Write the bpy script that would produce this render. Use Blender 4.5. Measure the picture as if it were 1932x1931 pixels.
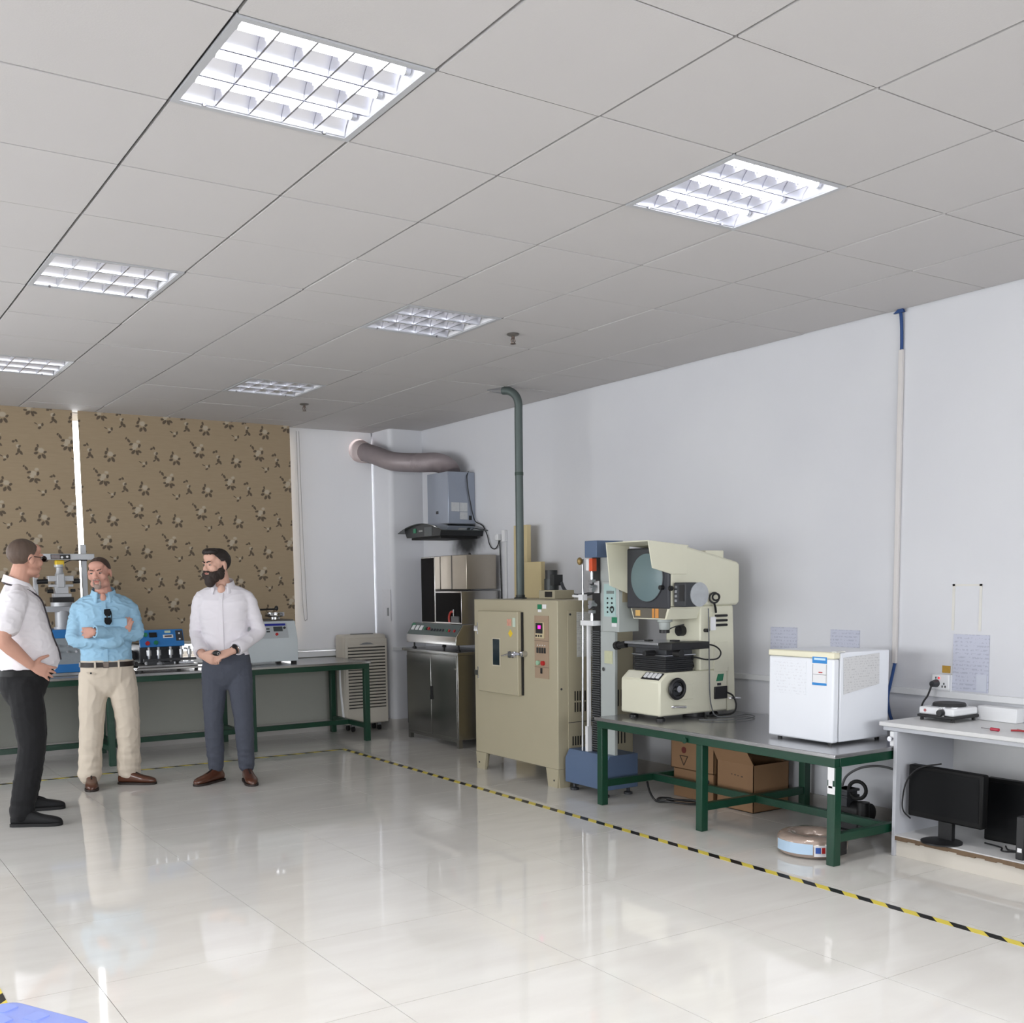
import bpy, bmesh, math, random
from mathutils import Vector, Matrix, noise
import numpy as np

for _o in list(bpy.data.objects):
    bpy.data.objects.remove(_o)
SC = bpy.context.scene
COL = SC.collection
random.seed(7)
R_ = math.radians

# ------------------------------------------------------------------ camera
CEIL = 2.935
_yaw, _pitch, _roll = 0.5764298963747736, -0.09520454517432729, -0.012397192048384485
def _cam_basis():
    f = Vector((math.sin(_yaw)*math.cos(_pitch), math.cos(_yaw)*math.cos(_pitch), math.sin(_pitch)))
    r = Vector((math.cos(_yaw), -math.sin(_yaw), 0.0))
    u = r.cross(f)
    r2 = r*math.cos(_roll) + u*math.sin(_roll)
    u2 = -r*math.sin(_roll) + u*math.cos(_roll)
    return r2, u2, f
_r, _u, _f = _cam_basis()
cam_d = bpy.data.cameras.new('camera')
cam = bpy.data.objects.new('camera', cam_d)
COL.objects.link(cam)
cam.matrix_world = Matrix(((_r.x, _u.x, -_f.x, -1.0635), (_r.y, _u.y, -_f.y, -2.8571), (_r.z, _u.z, -_f.z, 1.4563), (0, 0, 0, 1)))
cam_d.sensor_fit = 'HORIZONTAL'
cam_d.sensor_width = 36.0
cam_d.lens = 2045.385/1932*36.0
cam_d.shift_x = (966-943.496)/1932
cam_d.shift_y = (1292.472-965.5)/1932
cam_d.clip_start = 0.05
SC.camera = cam

# ------------------------------------------------------------------ world and exposure
W = bpy.data.worlds.new('daylight'); SC.world = W
W.use_nodes = True
_nt = W.node_tree
_bg = _nt.nodes['Background']
_bg.inputs[0].default_value = (0.95, 0.975, 1.0, 1)
_bg.inputs[1].default_value = 9.2
SC.view_settings.view_transform = 'Standard'
SC.view_settings.look = 'None'
SC.view_settings.gamma = 1.0
SC.view_settings.use_curve_mapping = False
SC.view_settings.exposure = 0.24
LAMP_W = 3.0            # watts of each tube strip in the ceiling lights that are switched on
LAMP_COL = (1.0, 0.985, 0.97)

# ------------------------------------------------------------------ materials
def lin(c):
    o = []
    for k in c[:3]:
        k = k/255.0
        o.append(k/12.92 if k <= 0.04045 else ((k+0.055)/1.055)**2.4)
    return (o[0], o[1], o[2], 1.0)
MATS = {}
def M(name, col=(200, 200, 200), rough=0.5, metal=0.0, var=0.06, vs=6.0, bump=0.0, bs=60.0, emit=None, es=0.0, coat=0.0, stretch=None, trans=0.0, spec=0.5):
    if name in MATS:
        return MATS[name]
    m = bpy.data.materials.new(name); m.use_nodes = True
    nt = m.node_tree; N = nt.nodes; L = nt.links
    b = N['Principled BSDF']
    b.inputs['Roughness'].default_value = rough
    b.inputs['Metallic'].default_value = metal
    b.inputs['Specular IOR Level'].default_value = spec
    b.inputs['Coat Weight'].default_value = coat
    tc = N.new('ShaderNodeTexCoord')
    mp = N.new('ShaderNodeMapping'); L.new(tc.outputs['Object'], mp.inputs[0])
    if stretch: mp.inputs['Scale'].default_value = stretch
    nz = N.new('ShaderNodeTexNoise'); nz.inputs['Scale'].default_value = vs; nz.inputs['Detail'].default_value = 4
    L.new(mp.outputs[0], nz.inputs['Vector'])
    c = lin(col)
    mix = N.new('ShaderNodeMix'); mix.data_type = 'RGBA'
    mix.inputs[6].default_value = tuple(max(0, k*(1-var)) for k in c[:3])+(1,)
    mix.inputs[7].default_value = tuple(min(1, k*(1+var)) for k in c[:3])+(1,)
    L.new(nz.outputs[0], mix.inputs[0])
    L.new(mix.outputs[2], b.inputs['Base Color'])
    if bump > 0:
        n2 = N.new('ShaderNodeTexNoise'); n2.inputs['Scale'].default_value = bs; n2.inputs['Detail'].default_value = 3
        L.new(mp.outputs[0], n2.inputs['Vector'])
        bp = N.new('ShaderNodeBump'); bp.inputs['Strength'].default_value = bump; bp.inputs['Distance'].default_value = 0.01
        L.new(n2.outputs[0], bp.inputs['Height']); L.new(bp.outputs[0], b.inputs['Normal'])
    if emit:
        b.inputs['Emission Color'].default_value = lin(emit); b.inputs['Emission Strength'].default_value = es
    if trans:
        b.inputs['Transmission Weight'].default_value = trans
    MATS[name] = m
    return m

# ------------------------------------------------------------------ mesh builder
class MB:
    def __init__(s):
        s.v = []; s.f = []; s.mi = []; s.cur = 0
    def add(s, vs, fs):
        o = len(s.v); s.v += [Vector(p) for p in vs]
        for f in fs:
            s.f.append([o+i for i in f]); s.mi.append(s.cur)
        return s
    def box(s, x0, x1, y0, y1, z0, z1):
        if x0 > x1: x0, x1 = x1, x0
        if y0 > y1: y0, y1 = y1, y0
        if z0 > z1: z0, z1 = z1, z0
        return s.add([(x0,y0,z0),(x1,y0,z0),(x1,y1,z0),(x0,y1,z0),(x0,y0,z1),(x1,y0,z1),(x1,y1,z1),(x0,y1,z1)],
                     [(0,3,2,1),(4,5,6,7),(0,1,5,4),(1,2,6,5),(2,3,7,6),(3,0,4,7)])
    def obox(s, c, ax, ay, az, sx, sy, sz):
        c = Vector(c); ax = Vector(ax).normalized()*sx/2; ay = Vector(ay).normalized()*sy/2; az = Vector(az).normalized()*sz/2
        P = [c+ax*i+ay*j+az*k for k in (-1,1) for i,j in ((-1,-1),(1,-1),(1,1),(-1,1))]
        return s.add(P, [(0,3,2,1),(4,5,6,7),(0,1,5,4),(1,2,6,5),(2,3,7,6),(3,0,4,7)])
    def prism(s, poly, axis, a, b):
        def P(p, t):
            return {'x': (t, p[0], p[1]), 'y': (p[0], t, p[1]), 'z': (p[0], p[1], t)}[axis]
        n = len(poly)
        vs = [P(p, a) for p in poly]+[P(p, b) for p in poly]
        fs = [tuple(range(n)), tuple(range(2*n-1, n-1, -1))]
        for i in range(n):
            j = (i+1) % n
            fs.append((i, i+n, j+n, j))
        return s.add(vs, fs)
    def rings(s, rs, cap=True, closed=False):
        n = len(rs[0]); o = []
        for r in rs: o += r
        fs = []
        m = len(rs)
        for k in range(m if closed else m-1):
            k2 = (k+1) % m
            for i in range(n):
                j = (i+1) % n
                fs.append((k*n+i, k*n+j, k2*n+j, k2*n+i))
        if cap and not closed:
            fs.append(tuple(range(n-1, -1, -1))); fs.append(tuple(range((m-1)*n, m*n)))
        return s.add(o, fs)
    def cyl(s, p0, p1, r, r2=None, n=16):
        p0 = Vector(p0); p1 = Vector(p1); r2 = r if r2 is None else r2
        d = (p1-p0).normalized(); a = d.orthogonal().normalized(); b = d.cross(a)
        mk = lambda p, q: [p+(a*math.cos(t*2*math.pi/n)+b*math.sin(t*2*math.pi/n))*q for t in range(n)]
        return s.rings([mk(p0, r), mk(p1, r2)])
    def pipe(s, p0, p1, r, ri, n=24):
        p0 = Vector(p0); p1 = Vector(p1)
        d = (p1-p0).normalized(); a = d.orthogonal().normalized(); b = d.cross(a)
        mk = lambda p, q: [p+(a*math.cos(t*2*math.pi/n)+b*math.sin(t*2*math.pi/n))*q for t in range(n)]
        return s.rings([mk(p0, r), mk(p1, r), mk(p1, ri), mk(p0, ri)], closed=True)
    def tube(s, pts, r, n=8, sub=6, rad=None):
        pts = [Vector(p) for p in pts]
        if sub > 1 and len(pts) > 2:
            q = []
            for i in range(len(pts)-1):
                p0 = pts[max(i-1, 0)]; p1 = pts[i]; p2 = pts[i+1]; p3 = pts[min(i+2, len(pts)-1)]
                for k in range(sub):
                    t = k/sub
                    q.append(0.5*((2*p1)+(p2-p0)*t+(2*p0-5*p1+4*p2-p3)*t*t+(3*p1-p0-3*p2+p3)*t**3))
            q.append(pts[-1]); pts = q
        a = None; rs = []
        for i, p in enumerate(pts):
            d = (pts[min(i+1, len(pts)-1)]-pts[max(i-1, 0)]).normalized()
            if a is None: a = d.orthogonal().normalized()
            else:
                a = (a-d*a.dot(d))
                a = a.normalized() if a.length > 1e-6 else d.orthogonal().normalized()
            b = d.cross(a)
            rr = r if rad is None else rad(i/(len(pts)-1))
            rs.append([p+(a*math.cos(t*2*math.pi/n)+b*math.sin(t*2*math.pi/n))*rr for t in range(n)])
        return s.rings(rs)
    def sph(s, c, r, n=14, m=9, rot=None):
        c = Vector(c); r = (r, r, r) if not hasattr(r, '__len__') else r
        vs = [Vector((0, 0, -r[2]))]
        for k in range(1, m):
            ph = -math.pi/2+math.pi*k/m
            for i in range(n):
                th = 2*math.pi*i/n
                vs.append(Vector((r[0]*math.cos(ph)*math.cos(th), r[1]*math.cos(ph)*math.sin(th), r[2]*math.sin(ph))))
        vs.append(Vector((0, 0, r[2])))
        if rot is not None: vs = [rot @ p for p in vs]
        fs = []
        for i in range(n):
            j = (i+1) % n
            fs.append((0, 1+j, 1+i)); fs.append((len(vs)-1, 1+(m-2)*n+i, 1+(m-2)*n+j))
            for k in range(m-2):
                fs.append((1+k*n+i, 1+k*n+j, 1+(k+1)*n+j, 1+(k+1)*n+i))
        return s.add([c+p for p in vs], fs)
    def lathe(s, c, prof, n=24, axis=(0, 0, 1)):
        c = Vector(c); d = Vector(axis).normalized(); a = d.orthogonal().normalized(); b = d.cross(a)
        return s.rings([[c+d*h+(a*math.cos(t*2*math.pi/n)+b*math.sin(t*2*math.pi/n))*max(r, 1e-4) for t in range(n)] for r, h in prof])
    def torus(s, c, R, r, axis=(0, 0, 1), n=28, m=8):
        c = Vector(c); d = Vector(axis).normalized(); a = d.orthogonal().normalized(); b = d.cross(a)
        rs = []
        for t in range(n):
            e = a*math.cos(t*2*math.pi/n)+b*math.sin(t*2*math.pi/n)
            rs.append([c+e*(R+r*math.cos(k*2*math.pi/m))+d*r*math.sin(k*2*math.pi/m) for k in range(m)])
        return s.rings(rs, closed=True)
    def xf(s, mat):
        s.v = [mat @ p for p in s.v]; return s
    def rotz(s, ang, c):
        c = Vector(c); return s.xf(Matrix.Translation(c) @ Matrix.Rotation(ang, 4, 'Z') @ Matrix.Translation(-c))

ORG = {}
def finish(me, smooth=True, ang=35):
    bm = bmesh.new(); bm.from_mesh(me)
    bmesh.ops.recalc_face_normals(bm, faces=bm.faces)
    bm.to_mesh(me); bm.free()
    if smooth:
        for p in me.polygons: p.use_smooth = True
        try: me.set_sharp_from_angle(angle=R_(ang))
        except Exception: pass
def obj(name, mb, mat, parent=None, bevel=0.0, smooth=True, base=None, ang=35, recalc=True):
    """one mesh object from world-space geometry"""
    o0 = Vector((0, 0, 0))
    if parent is not None: o0 = ORG[parent.name]
    elif base is not None: o0 = Vector(base)
    me = bpy.data.meshes.new(name)
    me.from_pydata([tuple(p-o0) for p in mb.v], [], mb.f)
    mats = mat if isinstance(mat, (list, tuple)) else [mat]
    for m in mats: me.materials.append(m)
    if len(mats) > 1: me.polygons.foreach_set('material_index', mb.mi)
    finish(me, smooth, ang)
    ob = bpy.data.objects.new(name, me); COL.objects.link(ob)
    if parent is not None: ob.parent = parent
    else: ob.location = o0
    ORG[ob.name] = o0
    if bevel > 0:
        md = ob.modifiers.new('bevel', 'BEVEL'); md.width = bevel; md.segments = 2; md.limit_method = 'ANGLE'; md.angle_limit = R_(40)
    return ob
def thing(name, label, cat, base, group=None):
    o = bpy.data.objects.new(name, None); COL.objects.link(o)
    o.empty_display_size = 0.1
    o.location = base; ORG[o.name] = Vector(base)
    o['label'] = label; o['category'] = cat
    if group: o['group'] = group
    return o
def tag(o, label, cat, group=None):
    o['label'] = label; o['category'] = cat
    if group: o['group'] = group
    return o
def struct(o):
    o['kind'] = 'structure'; return o
def copy_tree(o, loc=None, parent=None):
    c = o.copy(); COL.objects.link(c); c.parent = parent
    if loc is not None: c.location = loc
    ORG[c.name] = Vector(c.location)
    for ch in list(o.children): copy_tree(ch, None, c)
    return c
def B(*a): return MB().box(*a)

# common materials
m_wall = None
m_white = M('white_enamel', (226, 227, 229), 0.35, var=0.02)
m_black = M('black_plastic', (22, 22, 24), 0.45, var=0.1)
m_dark = M('dark_grey_plastic', (52, 54, 58), 0.5)
m_green = M('green_painted_steel', (10, 58, 40), 0.38, var=0.15, vs=12, bump=0.05, bs=120)
m_steel = M('brushed_steel', (168, 168, 168), 0.28, 1.0, var=0.12, vs=3, stretch=(1, 14, 14))
m_chrome = M('chrome', (205, 205, 208), 0.12, 1.0, var=0.02)
m_rubber = M('black_rubber', (18, 18, 18), 0.7)
m_cable = M('black_cable', (20, 20, 22), 0.5)
m_grey = M('grey_plastic', (130, 132, 134), 0.45)
m_paper = M('paper', (226, 226, 228), 0.8, var=0.03)
m_red = M('red_plastic', (176, 34, 34), 0.4)
m_grn = M('green_plastic', (30, 120, 84), 0.4)
m_alu = M('aluminium', (190, 192, 196), 0.32, 1.0, var=0.05)
# ------------------------------------------------------------------ the room
XL, XR, YF, YB, ZT = -4.2, 4.22, -5.4, 7.05, 3.06
def wall_mat():
    m = bpy.data.materials.new('painted_plaster'); m.use_nodes = True
    N = m.node_tree.nodes; L = m.node_tree.links; b = N['Principled BSDF']
    b.inputs['Roughness'].default_value = 0.65
    tc = N.new('ShaderNodeTexCoord')
    nz = N.new('ShaderNodeTexNoise'); nz.inputs['Scale'].default_value = 1.1; nz.inputs['Detail'].default_value = 6
    L.new(tc.outputs['Object'], nz.inputs[0])
    cr = N.new('ShaderNodeValToRGB')
    cr.color_ramp.elements[0].position = 0.3; cr.color_ramp.elements[0].color = lin((204, 205, 210))
    cr.color_ramp.elements[1].position = 0.7; cr.color_ramp.elements[1].color = lin((211, 212, 216))
    L.new(nz.outputs[0], cr.inputs[0])
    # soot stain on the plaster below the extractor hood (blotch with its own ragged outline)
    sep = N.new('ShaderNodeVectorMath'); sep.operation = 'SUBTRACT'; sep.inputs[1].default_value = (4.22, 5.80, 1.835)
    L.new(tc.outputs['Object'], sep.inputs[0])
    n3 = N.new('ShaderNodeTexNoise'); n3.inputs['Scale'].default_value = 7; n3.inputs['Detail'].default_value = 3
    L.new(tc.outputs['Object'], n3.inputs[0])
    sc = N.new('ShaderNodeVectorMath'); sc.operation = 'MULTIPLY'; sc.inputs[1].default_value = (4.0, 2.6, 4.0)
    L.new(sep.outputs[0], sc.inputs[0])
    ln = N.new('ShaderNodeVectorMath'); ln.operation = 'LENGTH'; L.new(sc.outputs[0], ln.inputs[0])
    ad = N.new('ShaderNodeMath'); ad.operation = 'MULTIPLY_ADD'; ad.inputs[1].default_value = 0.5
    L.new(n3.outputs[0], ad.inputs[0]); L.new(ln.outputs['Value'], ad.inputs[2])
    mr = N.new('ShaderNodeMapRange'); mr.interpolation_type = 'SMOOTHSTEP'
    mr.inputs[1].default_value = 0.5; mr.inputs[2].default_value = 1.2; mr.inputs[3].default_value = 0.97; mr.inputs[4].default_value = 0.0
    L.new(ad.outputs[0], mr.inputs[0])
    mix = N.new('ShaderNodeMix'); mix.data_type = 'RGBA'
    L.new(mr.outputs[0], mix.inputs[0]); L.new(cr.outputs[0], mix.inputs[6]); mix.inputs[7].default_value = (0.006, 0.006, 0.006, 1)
    L.new(mix.outputs[2], b.inputs['Base Color'])
    n2 = N.new('ShaderNodeTexNoise'); n2.inputs['Scale'].default_value = 90
    L.new(tc.outputs['Object'], n2.inputs[0])
    bp = N.new('ShaderNodeBump'); bp.inputs['Strength'].default_value = 0.04; L.new(n2.outputs[0], bp.inputs['Height']); L.new(bp.outputs[0], b.inputs['Normal'])
    return m
m_wall = wall_mat()
def floor_mat():
    m = bpy.data.materials.new('polished_porcelain'); m.use_nodes = True
    N = m.node_tree.nodes; L = m.node_tree.links; b = N['Principled BSDF']
    tc = N.new('ShaderNodeTexCoord'); g = N.new('ShaderNodeNewGeometry')
    nz = N.new('ShaderNodeTexNoise'); nz.inputs['Scale'].default_value = 3.0; nz.inputs['Detail'].default_value = 8; nz.inputs['Distortion'].default_value = 0.6
    mp = N.new('ShaderNodeMapping'); mp.inputs['Scale'].default_value = (0.6, 2.2, 1)
    L.new(g.outputs['Position'], mp.inputs[0]); L.new(mp.outputs[0], nz.inputs[0])
    cr = N.new('ShaderNodeValToRGB')
    cr.color_ramp.elements[0].position = 0.3; cr.color_ramp.elements[0].color = lin((209, 206, 201))
    cr.color_ramp.elements[1].position = 0.7; cr.color_ramp.elements[1].color = lin((217, 215, 210))
    L.new(nz.outputs[0], cr.inputs[0]); L.new(cr.outputs[0], b.inputs['Base Color'])
    b.inputs['Roughness'].default_value = 0.045
    b.inputs['IOR'].default_value = 1.5
    n2 = N.new('ShaderNodeTexNoise'); n2.inputs['Scale'].default_value = 1.6
    L.new(g.outputs['Position'], n2.inputs[0])
    bp = N.new('ShaderNodeBump'); bp.inputs['Strength'].default_value = 0.0015; bp.inputs['Distance'].default_value = 0.02
    L.new(n2.outputs[0], bp.inputs['Height']); L.new(bp.outputs[0], b.inputs['Normal'])
    return m
m_floor = floor_mat()
m_grout = M('grout', (96, 92, 86), 0.8)
m_ceil = M('ceiling_board', (190, 187, 186), 0.75, var=0.02, vs=2.0, bump=0.05, bs=160)
m_slab = M('ceiling_void', (70, 70, 70), 0.9)
m_tbar = M('ceiling_t_bar', (92, 93, 94), 0.5)
m_base = M('skirting_tile', (176, 173, 170), 0.3, var=0.08)

fl = struct(obj('floor', B(XL, XR, YF, YB, -0.06, -0.012), m_grout))
tp = None; k = 0
TS = 0.8
x = 0.59-TS*7
cols = []
while x < XR:
    a, b_ = max(x, XL), min(x+TS, XR)
    if b_-a > 0.02: cols.append((a, b_))
    x += TS
rows = []; y = 0.39-TS*8
while y < YB:
    a, b_ = max(y, YF), min(y+TS, YB)
    if b_-a > 0.02: rows.append((a, b_))
    y += TS
tile_me = {}
for (a, b_) in cols:
    for (c, d) in rows:
        key = (round(b_-a, 3), round(d-c, 3))
        if key not in tile_me:
            t = obj('floor_tile', B(-(b_-a)/2+.0012, (b_-a)/2-.0012, -(d-c)/2+.0012, (d-c)/2-.0012, -0.012, 0.0), m_floor, smooth=False)
            tile_me[key] = t.data
        else:
            t = bpy.data.objects.new('floor_tile', tile_me[key]); COL.objects.link(t)
        t.location = ((a+b_)/2, (c+d)/2, 0); t.parent = fl

# lights occupy these cells of the 0.6 m grid: (column, row)
LIT = [(0, 0), (3, 0), (-3, 0), (0, -4), (3, -4), (-3, -4)]
OFF = [(0, 4), (3, 4), (0, 8), (3, 8), (-3, 4), (-3, 8)]
cl = struct(obj('ceiling', B(XL, XR, YF, YB, ZT, ZT+0.06), m_slab))
cme = {}
GX, GY = 0.006, 0.0035
for i in range(-7, 7):
    for j in range(-9, 12):
        if (i, j) in LIT or (i, j) in OFF: continue
        a, b_ = 0.6*i, 0.6*i+0.6; c, d = 0.6*j, 0.6*j+0.6
        if i == 6: b_ = XR-0.006
        if j == 11: d = 6.985
        if b_-a < 0.05: continue
        key = (round(b_-a, 3), round(d-c, 3))
        if key not in cme:
            t = obj('ceiling_tile', B(-(b_-a)/2+GX, (b_-a)/2-GX, -(d-c)/2+GY, (d-c)/2-GY, 0, 0.012), m_ceil, smooth=False)
            cme[key] = t.data
        else:
            t = bpy.data.objects.new('ceiling_tile', cme[key]); COL.objects.link(t)
        t.location = ((a+b_)/2, (c+d)/2, CEIL+random.uniform(-0.0015, 0.0015)); t.parent = cl
        t.rotation_euler = (random.uniform(-.0015, .0015), random.uniform(-.0015, .0015), 0)
bar = None
for i in range(-6, 8):
    mb = B(0.6*i-0.012, 0.6*i+0.012, YF, YB, CEIL+0.014, CEIL+0.03)
    obj('ceiling_grid_bar', mb, m_tbar, cl, smooth=False)
for j in range(-8, 12):
    mb = B(XL, XR, 0.6*j-0.012, 0.6*j+0.012, CEIL+0.0145, CEIL+0.029)
    obj('ceiling_grid_bar', mb, m_tbar, cl, smooth=False)
# right wall, left wall, front wall
struct(obj('wall_right', B(XR, XR+0.15, YF, YB+0.2, 0, ZT), m_wall, smooth=False))
LY0, LY1, LZ0, LZ1 = -0.6, 6.8, 0.85, 2.32
struct(obj('wall_left', MB().box(XL-0.15, XL, YF, YB+.2, 0, LZ0).box(XL-0.15, XL, YF, YB+.2, LZ1, ZT).box(XL-0.15, XL, YF, LY0, LZ0, LZ1).box(XL-0.15, XL, LY1, YB+.2, LZ0, LZ1), m_wall, smooth=False))
_pd = bpy.data.lights.new('window_portal', 'AREA'); _pd.shape = 'RECTANGLE'; _pd.size = LY1-LY0; _pd.size_y = LZ1-LZ0; _pd.cycles.is_portal = True
_po = bpy.data.objects.new('window_portal', _pd); COL.objects.link(_po); _po.location = (XL-.05, (LY0+LY1)/2, (LZ0+LZ1)/2); _po.rotation_euler = (R_(90), 0, R_(-90))
FX0, FX1 = -3.6, 3.6  # opening behind the camera, added to let in frontal fill light
struct(obj('wall_front', MB().box(XL, XR, YF-.15, YF, 0, LZ0).box(XL, XR, YF-.15, YF, LZ1, ZT).box(XL, FX0, YF-.15, YF, LZ0, LZ1).box(FX1, XR, YF-.15, YF, LZ0, LZ1), m_wall, smooth=False))
_pd = bpy.data.lights.new('window_portal', 'AREA'); _pd.shape = 'RECTANGLE'; _pd.size = FX1-FX0; _pd.size_y = LZ1-LZ0; _pd.cycles.is_portal = True
_po = bpy.data.objects.new('window_portal', _pd); COL.objects.link(_po); _po.location = ((FX0+FX1)/2, YF-.05, (LZ0+LZ1)/2); _po.rotation_euler = (R_(90), 0, 0)
# back wall with a long window opening
WX0, WX1, WZ0, WZ1 = -3.4, 3.80, 0.80, 2.93
mb = MB()
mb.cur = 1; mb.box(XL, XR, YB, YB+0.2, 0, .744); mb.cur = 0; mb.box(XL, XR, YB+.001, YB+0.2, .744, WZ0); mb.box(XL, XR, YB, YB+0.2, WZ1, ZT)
mb.box(XL, WX0, YB, YB+0.2, WZ0, WZ1); mb.box(WX1, XR, YB, YB+0.2, WZ0, WZ1)
m_lowwall = M('grey_green_lower_wall', (158, 159, 151), 0.6, var=0.03)  # grey-green tone below the sill, darker than the rest of the wall
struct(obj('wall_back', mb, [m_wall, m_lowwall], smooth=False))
# pillar in the corner
PX, PY = 3.86, 6.63
mb = MB()
r = 0.05
poly = [(XR, PY)]+[(PX+r-r*math.sin(t*math.pi/12), PY+r-r*math.cos(t*math.pi/12)) for t in range(7)]+[(PX, YB), (XR, YB)]
mb.prism(poly, 'z', 0, ZT)
struct(obj('wall_pillar', mb, m_wall))
mb = MB()
poly = [(XR, PY-.012)]+[(PX+r-(r+.012)*math.sin(t*math.pi/12), PY+r-(r+.012)*math.cos(t*math.pi/12)) for t in range(7)]+[(PX-.012, YB), (XR, YB)]
mb.prism(poly, 'z', 0, 0.11)
struct(obj('baseboard_pillar', mb, m_base))
struct(obj('baseboard_right', B(XR-0.012, XR, YF, PY-.012, 0, 0.11), m_base))
struct(obj('baseboard_back', B(XL, PX-.012, YB-0.012, YB, 0, 0.11), m_base))
# cable trunking along the right wall and its return on the pillar
m_trunk = M('white_pvc', (214, 215, 217), 0.4, var=0.02)
struct(obj('trim_1', B(XR-0.022, XR, -3.0, PY-.001, 0.79, 0.825), m_trunk, bevel=0.003))
struct(obj('trim_2', B(PX-0.018, XR, PY-0.018, PY+.001, 0.79, 0.825), m_trunk, bevel=0.003))
struct(obj('trim_3', B(WX0-.05, PX-.001, YB-0.09, YB+0.001, 0.745, 0.80), m_white, bevel=0.004))      # window sill
# window behind the blinds: frame, mullions, panes
wroot = struct(obj('window_1', MB().box(WX0, WX1, YB+0.08, YB+0.13, WZ0, WZ0+0.05).box(WX0, WX1, YB+0.08, YB+0.13, WZ1-0.05, WZ1).box(WX0, WX0+.05, YB+0.08, YB+0.13, WZ0, WZ1).box(WX1-.05, WX1, YB+0.08, YB+0.13, WZ0, WZ1), m_white))
for xm in (-2.2, -1.0, 0.2, 1.5, 2.5, 3.1):
    obj('window_mullion', B(xm-.025, xm+.025, YB+.082, YB+.128, WZ0+.05, WZ1-.05), m_white, wroot)
mg = bpy.data.materials.new('window_glass'); mg.use_nodes = True
N = mg.node_tree.nodes; L = mg.node_tree.links
N.remove(N['Principled BSDF'])
tr = N.new('ShaderNodeBsdfTransparent'); gl = N.new('ShaderNodeBsdfGlossy'); gl.inputs['Roughness'].default_value = 0.02
fr = N.new('ShaderNodeFresnel'); fr.inputs[0].default_value = 1.45
mx = N.new('ShaderNodeMixShader'); L.new(fr.outputs[0], mx.inputs[0]); L.new(tr.outputs[0], mx.inputs[1]); L.new(gl.outputs[0], mx.inputs[2])
L.new(mx.outputs[0], N['Material Output'].inputs[0])
w2 = struct(obj('window_2', MB().box(XL-.11, XL-.07, LY0, LY1, LZ0, LZ0+.05).box(XL-.11, XL-.07, LY0, LY1, LZ1-.05, LZ1).box(XL-.11, XL-.07, LY0, LY0+.05, LZ0, LZ1).box(XL-.11, XL-.07, LY1-.05, LY1, LZ0, LZ1), m_white))
_ym = [LY0+.05+(LY1-LY0-.1)*i/7 for i in range(8)]
for i in range(7):
    if i: obj('window_mullion', B(XL-.109, XL-.071, _ym[i]-.025, _ym[i]+.025, LZ0+.05, LZ1-.05), m_white, w2)
    obj('window_pane', B(XL-.092, XL-.088, _ym[i]+.025, _ym[i+1]-.025, LZ0+.05, LZ1-.05), mg, w2, smooth=False)
w3 = struct(obj('added_fill_window', MB().box(FX0, FX1, YF-.11, YF-.07, LZ0, LZ0+.05).box(FX0, FX1, YF-.11, YF-.07, LZ1-.05, LZ1).box(FX0, FX0+.05, YF-.11, YF-.07, LZ0, LZ1).box(FX1-.05, FX1, YF-.11, YF-.07, LZ0, LZ1), m_white))  # unseen window added behind the camera for frontal fill
_xm = [FX0+.05+(FX1-FX0-.1)*i/6 for i in range(7)]
for i in range(6):
    if i: obj('window_mullion', B(_xm[i]-.025, _xm[i]+.025, YF-.109, YF-.071, LZ0+.05, LZ1-.05), m_white, w3)
    obj('window_pane', B(_xm[i]+.025, _xm[i+1]-.025, YF-.092, YF-.088, LZ0+.05, LZ1-.05), mg, w3, smooth=False)
xs = [WX0+.05, -2.2, -1.0, 0.2, 1.5, 2.5, 3.1, WX1-.05]
for i in range(7):
    obj('window_pane', B(xs[i]+.025, xs[i+1]-.025, YB+.102, YB+.108, WZ0+.05, WZ1-.05), mg, wroot, smooth=False)

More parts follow.
